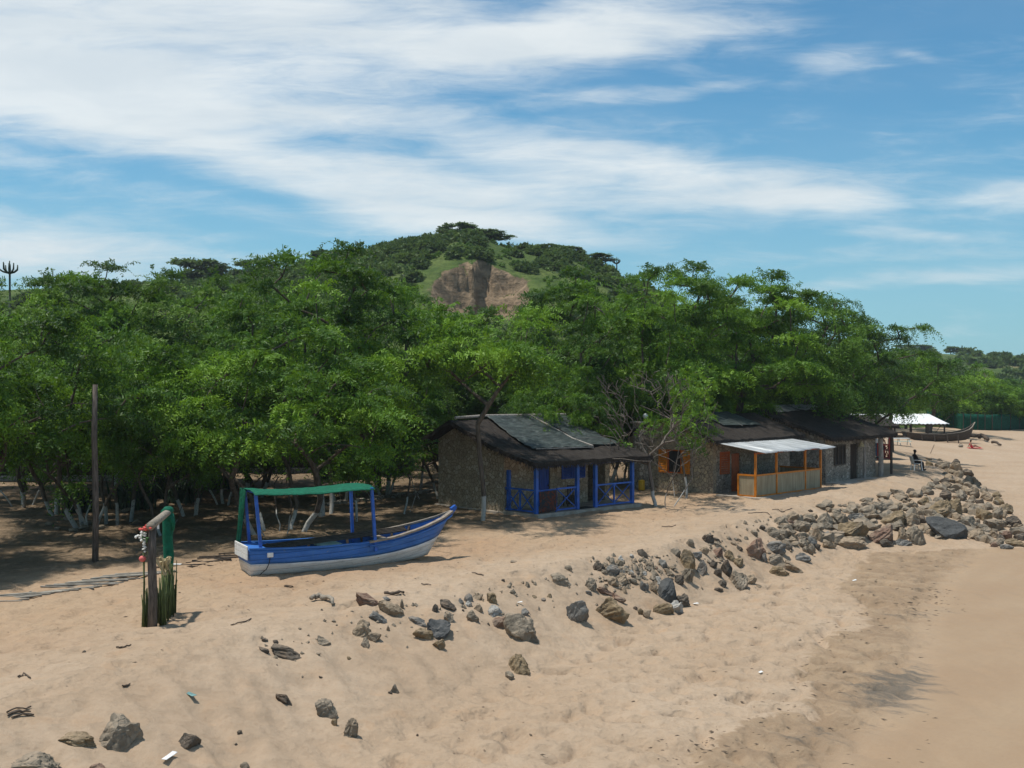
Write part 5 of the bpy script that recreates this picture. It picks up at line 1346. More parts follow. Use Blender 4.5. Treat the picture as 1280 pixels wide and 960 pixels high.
# thin whitewashed stems standing in the left shade
for i, (u, v, tu, tv, lab) in enumerate([(103, 657, 85, 598, 'leaning thin whitewashed stem left of the tall pole'), (133, 656, 126, 600, 'thin whitewashed stem just right of the tall pole'), (147, 656, 140, 590, 'second thin whitewashed stem right of the tall pole'),
        (163, 652, 174, 560, 'slightly bowed whitewashed stem with dark upper part right of the stem pair'), (206, 612, 204, 560, 'pale stem at the sunny gap in front of the plank hut'), (272, 612, 268, 566, 'pale stem standing in the gap beside the many-stemmed tree'),
        (525, 612, 532, 560, 'dark thin trunk in the sunlit gap left of the blue hut'), (446, 652, 440, 590, 'short forked whitewashed trunk right of the boat canopy middle')]):
    g = ground(u, v); s = g.y / F; dx_ = (tu - u) * s; H_ = (v - tv) * s
    o = thing('thin_tree', lab, 'tree', g, 0, 'thin stems in the shade under the grove')
    r_ = random.uniform(.055, .085); MB().tube([(0, 0, -.2), (dx_ * .3 + .03, .05, H_ * .35), (dx_ * .75 - .03, 0, H_ * .75), (dx_, .1, H_), (dx_ * 1.4, .3, H_ * 1.6), (dx_ * 1.5 + .2, .2, H_ * 2.2)], [r_, r_ * .9, r_ * .8, r_ * .7, r_ * .5, r_ * .25], 8).build('trunk', M['bark_white'], o, True)
    r = np.random.default_rng(300 + i); k = 36; P = np.array([dx_ * 1.5, .2, H_ * 2.0]) + r.normal(size=(k, 3)) * np.array([.45, .45, .3]); D = unit(r.normal(size=(k, 3)) + np.array([0, 0, .2]))
    V, tt = sprays(P, D, r.uniform(.4, .9, k), r.uniform(.2, .5, k), r.uniform(0, .8, k), r, n=7, ll=.19, lw=.075); cm = mesh_quads('crown', V, M['leaf']); fattr(cm, 'tint', tt); link('crown', cm, o)

# ------------------------------------------------------------------ people
def skin_figure(name, mat, chains, parent, sub=2):
    """chains: list of (points, radii); first point of a chain may repeat a point already placed"""
    vs, es, rad = [], [], []
    def vid(p, r):
        for i, q in enumerate(vs):
            if (Vector(p) - Vector(q)).length < 1e-4: return i
        vs.append(tuple(p)); rad.append(r); return len(vs) - 1
    for pts, rr in chains:
        prev = None
        for p, r in zip(pts, rr):
            i = vid(p, r)
            if prev is not None and prev != i: es.append((prev, i))
            prev = i
    me = bpy.data.meshes.new(name); me.from_pydata(vs, es, []); o = bpy.data.objects.new(name, me); col.objects.link(o)
    sm = o.modifiers.new('k', 'SKIN'); sm.use_smooth_shade = True
    for i, r in enumerate(rad):
        d = me.skin_vertices[0].data[i]; d.radius = r if hasattr(r, '__len__') else (r, r); d.use_root = (i == 0)
    o.modifiers.new('s', 'SUBSURF').levels = sub; o.modifiers['s'].render_levels = sub
    dg = bpy.context.evaluated_depsgraph_get(); m2 = bpy.data.meshes.new_from_object(o.evaluated_get(dg)); bpy.data.objects.remove(o)
    m2.materials.clear(); m2.materials.append(M[mat]); m2.polygons.foreach_set('use_smooth', [True] * len(m2.polygons)); return link(name, m2, parent)
def face(parent, c, fwd, up, s, skinm):
    """nose, ears, eyes and mouth as small pieces on the head mesh"""
    f = Vector(fwd).normalized(); u = Vector(up).normalized(); r = f.cross(u); c = Vector(c)
    b = MB(); b.ball(c + f * .098 * s + u * -.005 * s, (.018 * s, .018 * s, .022 * s), 1)
    for k in (-1, 1): b.ball(c + r * k * .083 * s, (.018 * s, .018 * s, .03 * s), 1)
    b.build('nose_and_ears', M[skinm], parent, True)
    b = MB()
    for k in (-1, 1): b.ball(c + f * .084 * s + r * k * .034 * s + u * .025 * s, .012 * s, 1)
    b.ball(c + f * .088 * s + u * -.045 * s, (.015 * s, .02 * s, .006 * s), 1); b.build('eyes_and_mouth', M['hair'], parent, True)
# seated man facing right, on a white plastic chair
g = ground(1145.5, 588.2)
S_ = 1.04
cr = thing('plastic_chair', 'white plastic armchair on the shaded sand carrying the man in black', 'chair', g, R(6)); cr.scale = (S_,) * 3
b = MB(); b.box(-.24, .24, -.24, .24, .41, .44, .012); b.build('seat', M['white'], cr)
b = MB()
for k in range(5): b.bar((-.24, -.2 + k * .1, .45), (-.36, -.2 + k * .1, .86), .07, .018, up=(1, 0, .3))
b.bar((-.36, -.24, .86), (-.36, .24, .86), .06, .03); b.build('backrest', M['white'], cr)
for sx_ in (-1, 1):
    for sy_ in (-1, 1): b = MB(); b.bar((sx_ * .22, sy_ * .22, .41), (sx_ * .27, sy_ * .26, 0), .05, .04); b.build('leg', M['white'], cr)
for sy_ in (-1, 1):
    b = MB(); b.bar((-.31, sy_ * .27, .66), (.22, sy_ * .27, .65), .055, .03); b.bar((.20, sy_ * .27, .64), (.22, sy_ * .245, .42), .045, .03); b.build('armrest', M['white'], cr)
mn = thing('person', 'person in black clothes sitting upright on the white chair, facing the sea', 'person', g, R(6)); mn.scale = (S_,) * 3
def arm(sy_):
    return ([(-.14, 0, .93), (-.12, sy_ * .10, .94), (-.10, sy_ * .19, .91), (-.02, sy_ * .24, .70), (.17, sy_ * .20, .66), (.25, sy_ * .17, .655)], [.085, .075, .06, .05, .042, .03])
def leg(sy_):
    return ([(-.10, 0, .50), (-.06, sy_ * .10, .50), (.14, sy_ * .12, .51), (.36, sy_ * .12, .50), (.38, sy_ * .12, .30), (.40, sy_ * .12, .09)], [.12, .10, .085, .07, .058, .045])
torso = ([(-.10, 0, .50), (-.15, 0, .70), (-.14, 0, .93)], [(.13, .13), (.13, .12), (.12, .10)])
head = ([(-.14, 0, .93), (-.12, 0, 1.03), (-.105, 0, 1.10), (-.09, 0, 1.20), (-.10, 0, 1.27)], [.085, .052, .065, .092, .07])
legs_f = lambda sy_: ([(.40, sy_ * .12, .09), (.42, sy_ * .12, .05), (.54, sy_ * .13, .04)], [.045, .042, .03])
body = skin_figure('body', 'skin_dark', [torso, head, arm(1), arm(-1), leg(1), leg(-1), legs_f(1), legs_f(-1)], mn)
face(body, (-.095, 0, 1.19), (1, 0, 0), (0, 0, 1), 1, 'skin_dark')
for sy_ in (-1, 1):
    for k in range(4):
        b = MB(); yy0 = sy_ * .17 + (k - 1.5) * .02; b.tube([(.26, yy0, .655), (.31, yy0, .655), (.345 - .008 * abs(k - 1.5), yy0, .635)], [.011, .01, .007], 6); b.build('finger', M['skin_dark'], body, True)
    b = MB(); b.tube([(.25, sy_ * .17 - sy_ * .03, .655), (.285, sy_ * .17 - sy_ * .055, .65)], [.012, .009], 6); b.build('thumb', M['skin_dark'], body, True)
big = lambda ch, k: (ch[0], [tuple(x * k for x in r) if hasattr(r, '__len__') else r * k for r in ch[1]])
cut = lambda ch, n: (ch[0][:n], ch[1][:n])
skin_figure('shirt', 'black_cloth', [big(torso, 1.14), big(cut(arm(1), 5), 1.2), big(cut(arm(-1), 5), 1.2)], mn)
skin_figure('trousers', 'black_cloth', [big(leg(1), 1.2), big(leg(-1), 1.2)], mn)
for sy_ in (-1, 1):
    b = MB(); b.ball((.47, sy_ * .125, .045), (.13, .05, .05), 2); b.build('shoe', M['black'], mn, True)
b = MB(); b.ball((-.108, 0, 1.235), (.098, .092, .085), 2); b.build('hair', M['hair'], mn, True)

# bather on the sand
g = ground(1214, 560.5)
tw = thing('red_towel', 'red beach towel spread on the far sand under the bather', 'towel', g, R(-4)); cloth_patch('fabric', 'red_cloth', tw, [(-.35, -.4, .03), (1.1, -.4, .03), (1.1, .4, .05), (-.35, .4, .05)], 44, .02, 14, 8)
wm = thing('person', 'person in red swimwear sitting on the red towel with legs stretched', 'person', g + Vector((0, 0, .05)), R(-4))
torso = ([(0, 0, .12), (-.08, 0, .32), (-.06, 0, .52)], [.13, .11, .12]); head = ([(-.06, 0, .52), (-.03, 0, .62), (-.02, 0, .68), (0, 0, .76), (-.01, 0, .83)], [.08, .045, .06, .085, .065])
armp = lambda s: ([(-.06, 0, .52), (-.06, s * .16, .50), (-.16, s * .24, .28), (-.26, s * .24, .04)], [.08, .055, .04, .032])
legp = lambda s: ([(0, 0, .12), (.06, s * .09, .12), (.42, s * .11, .30 if s > 0 else .20), (.80, s * .10, .08), (.93, s * .10, .10)], [.12, .095, .065, .045, .032])
body = skin_figure('body', 'skin_brown', [torso, head, armp(1), armp(-1), legp(1), legp(-1)], wm)
face(body, (0, 0, .75), (1, 0, .1), (0, 0, 1), .95, 'skin_brown')
skin_figure('swimsuit', 'red_cloth', [([(0, 0, .12), (-.08, 0, .32), (-.06, 0, .48)], [.15, .13, .135]), ([(0, 0, .12), (.06, .09, .12), (.2, .1, .17)], [.14, .115, .08]), ([(0, 0, .12), (.06, -.09, .12), (.2, -.1, .15)], [.14, .115, .08])], wm)
b = MB(); b.ball((-.035, 0, .78), (.09, .088, .10), 2); b.ball((-.09, 0, .70), (.05, .07, .10), 2); b.build('hair', M['hair'], wm, True)
g = ground(1201, 559)
bg_ = thing('beach_bag', 'small brown beach bag on the sand left of the bather', 'bag', g, .3); b = MB(); b.ball((0, 0, .13), (.30, .17, .16), 2); b.build('body', M['drift'], bg_, True)
b = MB(); b.tube([(.2 * math.cos(t), 0, .2 + .16 * math.sin(t)) for t in np.linspace(0, math.pi, 9)], .015, 5); b.build('strap', M['twig'], bg_)
# bare-chested person behind the red railing
g = ground(1104.5, 574.5)
sp = thing('person', 'person with bare torso standing behind the dark red railing', 'person', (g.x + .05, g.y + .55, g.z + .05), R(-110))
torso = ([(0, 0, .95), (0, 0, 1.15), (0, 0, 1.42)], [.14, .13, .14]); head = ([(0, 0, 1.42), (.02, 0, 1.52), (.02, 0, 1.58), (.035, 0, 1.67), (.02, 0, 1.74)], [.09, .052, .065, .09, .07])
armp = lambda s: ([(0, 0, 1.42), (0, s * .18, 1.40), (.08, s * .25, 1.15), (.30, s * .18, 1.06)], [.09, .06, .045, .035])
legp = lambda s: ([(0, 0, .95), (0, s * .09, .90), (.02, s * .10, .48), (0, s * .10, .06), (.12, s * .11, .03)], [.13, .10, .065, .045, .035])
body = skin_figure('body', 'skin_brown', [torso, head, armp(1), armp(-1), legp(1), legp(-1)], sp); face(body, (.035, 0, 1.66), (1, 0, 0), (0, 0, 1), 1, 'skin_brown')
skin_figure('shorts', 'black_cloth', [([(0, 0, .95), (0, .09, .90), (.02, .10, .55)], [.15, .12, .10]), ([(0, 0, .95), (0, -.09, .90), (.02, -.10, .55)], [.15, .12, .10])], sp)
b = MB(); b.ball((.01, 0, 1.715), (.095, .09, .085), 2); b.build('hair', M['hair'], sp, True)
# ------------------------------------------------------------------ rocks
_b = bmesh.new(); bmesh.ops.create_icosphere(_b, subdivisions=3, radius=1); _b.verts.index_update()
ICO3 = (np.array([v.co[:] for v in _b.verts]), [[v.index for v in f.verts] for f in _b.faces]); _b.free()
_b = bmesh.new(); bmesh.ops.create_icosphere(_b, subdivisions=5, radius=1); _b.verts.index_update()
ICO5 = (np.array([v.co[:] for v in _b.verts]), [[v.index for v in f.verts] for f in _b.faces]); _b.free()
def noise3(p, s, seed):
    return (fbm(p[:, 0] * s + 3.1, p[:, 1] * s + p[:, 2] * s * .73, seed, 3) + fbm(p[:, 1] * s + 7.7, p[:, 2] * s - p[:, 0] * s * .61, seed + 9, 3)) * .5
def rock_mesh(seed, w, d, h, mat, big, jag=1.0, tilt=0):
    rng = np.random.default_rng(seed); base, faces = ICO5 if big else ICO3
    p = base.copy()
    for k in range(rng.integers(12, 20)):
        n = unit(rng.normal(size=3)); o = rng.uniform(.45, .80); dd = p @ n - o; p = p - np.maximum(dd, 0)[:, None] * n * .94
    p = p + base * (.26 * jag * noise3(base, 1.6, seed))[:, None]
    p = p + base * (.16 * jag * noise3(base, 4.2, seed + 50))[:, None]
    if big: p = p + base * (.045 * noise3(base, 11, seed + 90))[:, None]
    if tilt:
        c, s = math.cos(tilt), math.sin(tilt); p = np.stack([p[:, 0] * 1.6, p[:, 1], p[:, 2] * .8], -1); p = np.stack([p[:, 0] * c + p[:, 2] * s, p[:, 1], -p[:, 0] * s + p[:, 2] * c], -1)
    lo, hi = p.min(0), p.max(0); p = (p - (lo + hi) / 2) / (hi - lo) * np.array([w, d, h])
    me = bpy.data.meshes.new('rock'); me.from_pydata(p.tolist(), [], faces); me.materials.append(M[mat])
    me.polygons.foreach_set('use_smooth', [True] * len(me.polygons)); 
    me.set_sharp_from_angle(angle=R(24)); me.update(); return me
RK = []       # (u0, v0, u1, v1, colour)
def reg(ox, oy, sc, L):
    for (a, b_, c, d, k) in L: RK.append((ox + a / sc, oy + b_ / sc, ox + c / sc, oy + d / sc, k))
reg(310, 720, 6.4, [(170, 545, 475, 662, 'd'), (540, 475, 662, 555, 'g'), (830, 340, 1000, 485, 't'), (960, 445, 1068, 530, 'g'), (900, 490, 972, 578, 'g'), (965, 280, 1128, 372, 'b'), (860, 125, 1062, 230, 'r'), (1075, 162, 1145, 200, 'b'), (1040, 190, 1250, 320, 't'),
    (790, 640, 843, 672, 'o'), (1140, 860, 1215, 935, 'g'), (110, 490, 160, 530, 'd'), (80, 565, 175, 612, 'd'), (195, 510, 250, 540, 'd'), (1108, 390, 1135, 440, 't'), (565, 798, 597, 818, 'd'), (1120, 918, 1158, 945, 'd'), (580, 260, 603, 278, 'd'), (360, 660, 380, 677, 'o'), (225, 705, 240, 718, 'd')])
reg(300, 720, 4, [(175, 588, 265, 642, 'd'), (380, 610, 490, 708, 'g'), (515, 710, 592, 806, 'g'), (455, 712, 488, 748, 'o'), (880, 788, 893, 802, 'd'), (0, 770, 10, 785, 'd')])
reg(0, 720, 4, [(488, 685, 712, 880, 'g'), (-30, 880, 378, 1010, 'g'), (275, 780, 478, 850, 'o'), (890, 788, 1005, 870, 'd'), (440, 935, 540, 990, 'p'), (1185, 770, 1212, 790, 'd'), (1170, 835, 1190, 850, 'd'), (1200, 930, 1250, 965, 'g'), (410, 370, 430, 382, 'd')])
reg(500, 700, 6.4, [(0, 310, 32, 388, 'g'), (255, 350, 312, 420, 'd'), (318, 315, 452, 402, 'd'), (350, 408, 432, 500, 'g'), (460, 305, 512, 350, 'b'), (512, 270, 585, 340, 'b'), (580, 262, 665, 320, 't'), (515, 325, 578, 375, 'w'), (583, 345, 662, 410, 't'), (530, 398, 635, 490, 'g'),
    (693, 262, 780, 345, 'o'), (700, 358, 820, 455, 'w'), (735, 450, 862, 550, 'r'), (820, 415, 1115, 637, 'g'), (968, 385, 1035, 445, 'b'), (918, 582, 972, 640, 'g'), (65, 450, 220, 520, 'b'), (200, 470, 408, 638, 's'), (100, 540, 270, 640, 'o'), (255, 630, 365, 715, 'o'), (835, 762, 1040, 910, 'o'), (840, 890, 915, 958, 'g'),
    (805, 150, 840, 172, 'd'), (855, 195, 890, 225, 'g'), (868, 230, 930, 275, 'g'), (1000, 172, 1040, 220, 'g'), (1205, 145, 1290, 192, 'g'), (1055, 280, 1100, 305, 'o'), (1172, 265, 1215, 300, 'o'), (1130, 302, 1170, 332, 'b'), (695, 500, 720, 525, 'd'), (880, 0, 945, 22, 'g'), (495, 390, 515, 412, 'd')])
reg(680, 660, 6.4, [(50, 355, 218, 455, 'g'), (160, 295, 230, 345, 'g'), (175, 570, 362, 772, 'b'), (380, 545, 682, 755, 'o'), (320, 400, 425, 500, 'g'), (420, 465, 548, 540, 'r'), (330, 500, 390, 535, 'b'), (540, 515, 660, 590, 'p'), (385, 268, 490, 345, 'd'), (515, 235, 565, 300, 'g'), (590, 215, 640, 275, 'w'), (490, 290, 610, 380, 'b'), (455, 330, 510, 375, 'g'),
    (540, 355, 665, 440, 't'), (500, 385, 600, 470, 't'), (625, 430, 668, 470, 'd'), (670, 400, 745, 448, 'g'), (745, 165, 830, 230, 'd'), (770, 225, 808, 268, 't'), (815, 265, 885, 330, 'g'), (850, 330, 918, 392, 'g'), (765, 420, 840, 508, 'b'), (830, 415, 905, 512, 't'), (870, 385, 955, 450, 'w'), (905, 395, 1062, 588, 'G'), (1030, 525, 1168, 632, 'd'),
    (1000, 575, 1120, 685, 'w'), (865, 597, 1040, 690, 'o'), (745, 640, 802, 695, 'o'), (790, 650, 860, 722, 't'), (712, 625, 750, 655, 'd'), (620, 465, 662, 520, 't'), (1010, 158, 1095, 222, 'g'), (1065, 165, 1210, 330, 'o'), (1085, 315, 1205, 445, 'g'), (1175, 185, 1265, 245, 'b'), (920, 250, 990, 330, 'b'), (960, 320, 1055, 380, 't'), (1035, 370, 1120, 450, 'd'),
    (575, 255, 635, 305, 't'), (700, 255, 740, 280, 'g'), (680, 205, 720, 240, 'w'), (680, 335, 720, 360, 'w'), (725, 345, 770, 375, 'd'), (740, 325, 780, 355, 't'), (750, 280, 790, 310, 'g'), (785, 345, 825, 378, 'w'), (690, 368, 735, 400, 'd'), (640, 300, 680, 330, 'b'), (895, 305, 920, 340, 'r'), (600, 330, 650, 365, 'b')])
reg(820, 620, 6.4, [(345, 400, 425, 465, 't'), (235, 340, 310, 410, 'g'), (320, 510, 410, 635, 'b'), (355, 305, 470, 375, 'd'), (460, 330, 525, 370, 'd'), (460, 360, 560, 425, 'g'), (450, 410, 540, 490, 'r'), (530, 430, 635, 510, 'o'), (615, 500, 706, 572, 'o'), (415, 515, 493, 575, 'd'), (455, 575, 525, 645, 'd'), (520, 508, 615, 640, 'd'), (568, 590, 735, 745, 'g'),
    (700, 625, 812, 710, 't'), (488, 670, 570, 727, 'd'), (460, 730, 540, 767, 'd'), (800, 705, 855, 728, 't'), (712, 333, 875, 500, 'p'), (875, 355, 1045, 470, 'b'), (840, 455, 890, 530, 'b'), (890, 462, 1030, 562, 'g'), (895, 560, 1070, 638, 'o'), (1015, 515, 1170, 612, 't'), (1100, 450, 1237, 522, 'b'), (750, 268, 818, 315, 'g'), (825, 230, 875, 275, 'd'),
    (865, 245, 985, 325, 'g'), (945, 168, 1035, 235, 'g'), (1040, 180, 1112, 245, 'r'), (995, 228, 1095, 305, 'g'), (1095, 195, 1240, 300, 'g'), (1120, 288, 1215, 340, 'g'), (960, 300, 1030, 350, 't'), (1030, 310, 1130, 380, 't'), (1010, 360, 1090, 430, 'd'), (1135, 340, 1225, 400, 't'), (1185, 395, 1260, 460, 'g'), (1210, 320, 1290, 400, 'b'), (560, 320, 610, 350, 'g'),
    (640, 400, 700, 440, 'd'), (640, 335, 690, 365, 't'), (595, 365, 640, 392, 't'), (700, 320, 740, 350, 'g')])
reg(960, 570, 6.4, [(270, 455, 400, 525, 't'), (385, 445, 530, 580, 'g'), (515, 440, 655, 570, 'g'), (640, 455, 770, 540, 'b'), (560, 515, 800, 670, 'o'), (555, 640, 805, 745, 't'), (445, 600, 520, 680, 'b'), (430, 675, 555, 742, 't'), (355, 555, 445, 680, 't'), (725, 385, 905, 510, 'g'), (650, 405, 720, 445, 'd'), (780, 360, 975, 470, 'g'), (905, 430, 1110, 565, 'o'),
    (960, 365, 1085, 430, 't'), (810, 545, 1030, 700, 'r'), (800, 500, 880, 570, 'g'), (890, 660, 1010, 730, 'd'), (1020, 660, 1155, 718, 'b'), (1030, 570, 1130, 670, 't'), (1130, 560, 1250, 712, 'g'), (1085, 450, 1215, 560, 't'), (1095, 355, 1210, 430, 't'), (1190, 340, 1280, 385, 't'), (320, 425, 360, 450, 'd'), (1205, 540, 1275, 600, 't'), (1110, 425, 1180, 470, 'd'),
    (1165, 410, 1250, 480, 't'), (1190, 475, 1260, 540, 'd'), (1040, 300, 1130, 350, 't'), (1120, 280, 1200, 330, 't'), (920, 300, 960, 330, 'd'), (330, 700, 380, 780, 'g'), (375, 700, 425, 755, 'd'), (230, 655, 330, 740, 'g'), (300, 620, 390, 700, 'g'), (335, 715, 380, 755, 'b'), (270, 720, 320, 770, 'g')])
reg(1080, 560, 6.4, [(505, 405, 700, 560, 'o'), (490, 545, 820, 720, 'S'), (600, 335, 710, 420, 'd'), (595, 235, 680, 285, 'd'), (650, 205, 725, 270, 't'), (665, 400, 800, 530, 'o'), (700, 515, 790, 570, 't'), (735, 545, 900, 650, 'g'), (760, 605, 840, 680, 'g'), (825, 640, 970, 735, 't'), (890, 475, 1025, 580, 'o'), (970, 570, 1135, 660, 'g'), (900, 605, 1020, 690, 'g'),
    (1020, 465, 1110, 570, 'g'), (1085, 440, 1195, 525, 'o'), (1130, 540, 1260, 640, 'd'), (1090, 655, 1185, 740, 'r'), (1005, 660, 1095, 720, 't'), (1005, 720, 1120, 785, 'g'), (1120, 720, 1300, 790, 'o'), (1090, 770, 1195, 810, 'b'), (1155, 630, 1300, 700, 'g'), (1190, 600, 1300, 660, 't'), (940, 690, 1010, 765, 't'), (540, 260, 605, 305, 'd'), (600, 270, 690, 330, 't'),
    (695, 85, 765, 138, 'd'), (585, 82, 628, 105, 't'), (490, 75, 545, 95, 't'), (490, 100, 560, 140, 'o'), (560, 105, 690, 165, 'g'), (670, 110, 790, 180, 't'), (640, 160, 740, 205, 't'), (715, 178, 800, 230, 't'), (780, 165, 875, 228, 'd'), (720, 235, 800, 300, 't'), (790, 215, 880, 290, 'g'), (860, 225, 935, 310, 'g'), (760, 300, 880, 375, 't'), (710, 330, 830, 420, 'g'),
    (835, 375, 900, 435, 't'), (890, 400, 960, 475, 'd'), (960, 430, 1035, 490, 'g'), (920, 305, 990, 360, 'g'), (930, 340, 1025, 420, 't'), (1025, 345, 1100, 400, 'o'), (1035, 385, 1120, 455, 'o'), (815, 460, 890, 530, 'g'), (780, 430, 880, 480, 't'), (870, 310, 925, 390, 'g'), (700, 370, 770, 410, 't'), (325, 415, 440, 495, 't'), (430, 390, 530, 460, 'o'),
    (395, 470, 480, 540, 't'), (480, 500, 570, 560, 'g'), (410, 545, 490, 600, 'd'), (445, 605, 510, 660, 't'), (500, 645, 605, 705, 't'), (350, 515, 445, 610, 't'), (240, 360, 340, 405, 't'), (330, 320, 420, 370, 'd'), (1100, 490, 1150, 560, 't'), (1000, 750, 1070, 795, 'p'), (1200, 680, 1300, 740, 'd'), (300, 410, 350, 440, 't'), (660, 460, 720, 500, 'd'), (870, 560, 930, 610, 't'), (1040, 600, 1110, 650, 't'), (760, 470, 830, 520, 't'), (930, 450, 980, 500, 't'), (1060, 690, 1130, 740, 'd')])
NAME = {'g': ('rk_g', 'grey'), 'G': ('rk_s', 'smooth grey'), 't': ('rk_t', 'tan'), 'o': ('rk_o', 'ochre brown'), 'd': ('rk_d', 'dark'), 'b': ('rk_b', 'bluish grey'), 'r': ('rk_r', 'reddish brown'), 'w': ('rk_w', 'whitish'), 'p': ('rk_p', 'pinkish'), 's': ('rk_s', 'dark slate'), 'S': ('rk_s', 'flat slate')}
def zone(u, v):
    if u < 260: return 'low at the photo bottom left' if v > 880 else 'left of the pole frame'
    if u < 470: return 'low below the boat stern' if v > 830 else 'high below the boat stern'
    if u < 560: return 'below the boat bow'
    if u < 700: return 'below the hut-boat gap'
    if u < 780: return 'high below the blue veranda' if v < 735 else 'low below the blue veranda'
    if u < 870: return 'high below the leafless tree' if v < 730 else 'low below the leafless tree'
    if u < 950: return 'below the orange shutters'
    if u < 1010: return 'below the orange porch'
    if u < 1090: return 'high below the grey hut' if v < 640 else 'low below the grey hut'
    if u < 1160: return 'high below the seated man' if v < 640 else 'low below the seated man'
    if v < 610: return 'right beside the seated man'
    if v < 640: return 'in the right-hand pile middle'
    return 'at the right-hand pile foot'
items = []
for i, (u0, v0, u1, v1, c) in enumerate(RK):
    wpx, hpx = u1 - u0, v1 - v0
    if wpx * hpx > 420: sz = 'very large'
    elif wpx * hpx > 190: sz = 'large'
    elif wpx * hpx > 70: sz = 'medium'
    else: sz = 'small'
    shp = 'long ' if wpx > 2.0 * hpx else ('upright ' if hpx > wpx * 1.1 else '')
    items.append([i, u0, v0, u1, v1, c, sz, shp, f'{sz} {shp}{NAME[c][1]} rock ' + zone((u0 + u1) / 2, v1)])
ORD = ['first', 'second', 'third', 'fourth', 'fifth', 'sixth', 'seventh', 'eighth', 'ninth']
from collections import defaultdict
def single_out(lst, key, ux):
    d = defaultdict(list)
    for it_ in lst: d[it_[key]].append(it_)
    for lab, L in d.items():
        if len(L) < 2: continue
        L.sort(key=lambda q: q[ux])
        for k, q in enumerate(L):
            q[key] = lab + (', left one of two' if len(L) == 2 and k == 0 else ', right one of two' if len(L) == 2 else f', {ORD[k]} from left')
single_out(items, 8, 1)
for (i, u0, v0, u1, v1, c, sz, shp, lab) in items:
    if c == 'S': pass
    uc = (u0 + u1) / 2; g = ground(uc, min(v1, 985) if v1 < 985 else 985)
    if v1 > 985: g = ground(uc, v1)
    wpx, hpx = u1 - u0, v1 - v0; Y = g.y; w_ = wpx * Y / F; h_ = hpx * Y / F; d_ = min(w_, max(h_ * 1.2, w_ * .6)) * random.uniform(.85, 1.15)
    big = wpx * hpx > 150; bury = .34 if wpx * hpx > 60 else .4
    hh = h_ * (1 + bury); lean = R(random.uniform(18, 32)) if wpx > 1.5 * hpx and wpx < 3 * hpx and u0 < 1000 and random.random() < .6 else (R(24) if c == 'S' else 0)
    me = rock_mesh(1000 + i, w_, d_, hh, NAME[c][0], big, .45 if c in 'GS' else 1.15, lean)
    o = link('rock', me); Yc = Y + d_ * .40
    vc = v0 + (hpx * (1 + bury)) / 2; zc_ = HC - (vc - 480) / F * Yc; o.location = ((uc - 640) / F * Yc, Yc, zc_)
    # origin to the base
    off = zc_ - hh / 2; me.transform(Matrix.Translation((0, 0, hh / 2))); o.location.z = off
    tag(o, lab, 'rock', 'rocks along the sand bank')
# loose fill between the boulders of the dense pile: too many and too broken to count
rng = np.random.default_rng(99); V, Fc, b0 = [], [], 0
base, faces = ICO3
k = 0
while k < 240:
    u = rng.uniform(975, 1290); v = rng.uniform(572, 690)
    top = np.interp(u, [975, 1010, 1060, 1110, 1150, 1165, 1200, 1240, 1290], [652, 634, 622, 612, 606, 575, 590, 615, 650]); bot = np.interp(u, [975, 1060, 1150, 1200, 1290], [690, 684, 676, 680, 684]); 
    if u > 1160: lim = np.interp(v, [575, 600, 640, 670], [1168, 1212, 1262, 1290])
    else: lim = 2000
    if v < top + 5 or v > bot - 4 or u > lim - 4: continue
    if u < 1168 and v < 612 + (u - 1080) * -.05: continue
    g = ground(u, v); r = rng.uniform(.10, .38); n_ = unit(rng.normal(size=3)); p = base * (1 + .5 * noise3(base, 1.7, k))[:, None]
    for q in range(9): nn_ = unit(rng.normal(size=3)); dd = p @ nn_ - .55; p = p - np.maximum(dd, 0)[:, None] * nn_
    V.append(p[:, :] * r * np.array([1.2, 1, .8]) + np.array(g) + np.array([0, 0, r * .25])); Fc += [[b0 + i for i in f] for f in faces]; b0 += len(base); k += 1
V = np.concatenate(V); c0 = V.mean(0); c0[2] = V[:, 2].min()
me = bpy.data.meshes.new('rubble'); me.from_pydata((V - c0).tolist(), [], Fc); me.materials.append(M['rk_g']); me.update()
o = link('rubble', me); o.location = c0; tag(o, kind='stuff')
# pebble scatter on the loose part of the bank
V, Fc, b0 = [], [], 0
for k in range(420):
    m_ = rng.random()
    if m_ < .45: u, v = 735 + 115 * rng.beta(2, 2), 690 + 55 * rng.beta(2, 2)
    elif m_ < .7: u, v = rng.uniform(880, 1010), 0; v = 652 + (960 - u) * .18 + rng.uniform(-5, 45)
    else: u, v = rng.uniform(320, 900), 0; v = np.interp(u, [320, 450, 560, 700, 900], [800, 765, 745, 720, 680]) + rng.uniform(-10, 70) * rng.random()
    g = ground(u, v); r = rng.uniform(.025, .085) * (1.2 if m_ < .7 else .8); p = ICO3[0][:42] if False else None
    _v, _f = [], []
    t = rng.uniform(.6, 1.3, size=(6, 3)); pts = np.array([[1, 0, 0], [-1, 0, 0], [0, 1, 0], [0, -1, 0], [0, 0, 1], [0, 0, -1.0]]) * t * r + rng.normal(0, r * .2, (6, 3)) + np.array(g) + np.array([0, 0, r * .2])
    V.append(pts); Fc += [[b0 + a for a in f] for f in ((0, 2, 4), (2, 1, 4), (1, 3, 4), (3, 0, 4), (2, 0, 5), (1, 2, 5), (3, 1, 5), (0, 3, 5))]; b0 += 6
V = np.concatenate(V); c0 = V.mean(0); c0[2] = V[:, 2].min(); me = bpy.data.meshes.new('pebbles'); me.from_pydata((V - c0).tolist(), [], Fc); me.materials.append(M['rk_g']); me.update()
o = link('pebbles', me); o.location = c0; tag(o, kind='stuff')
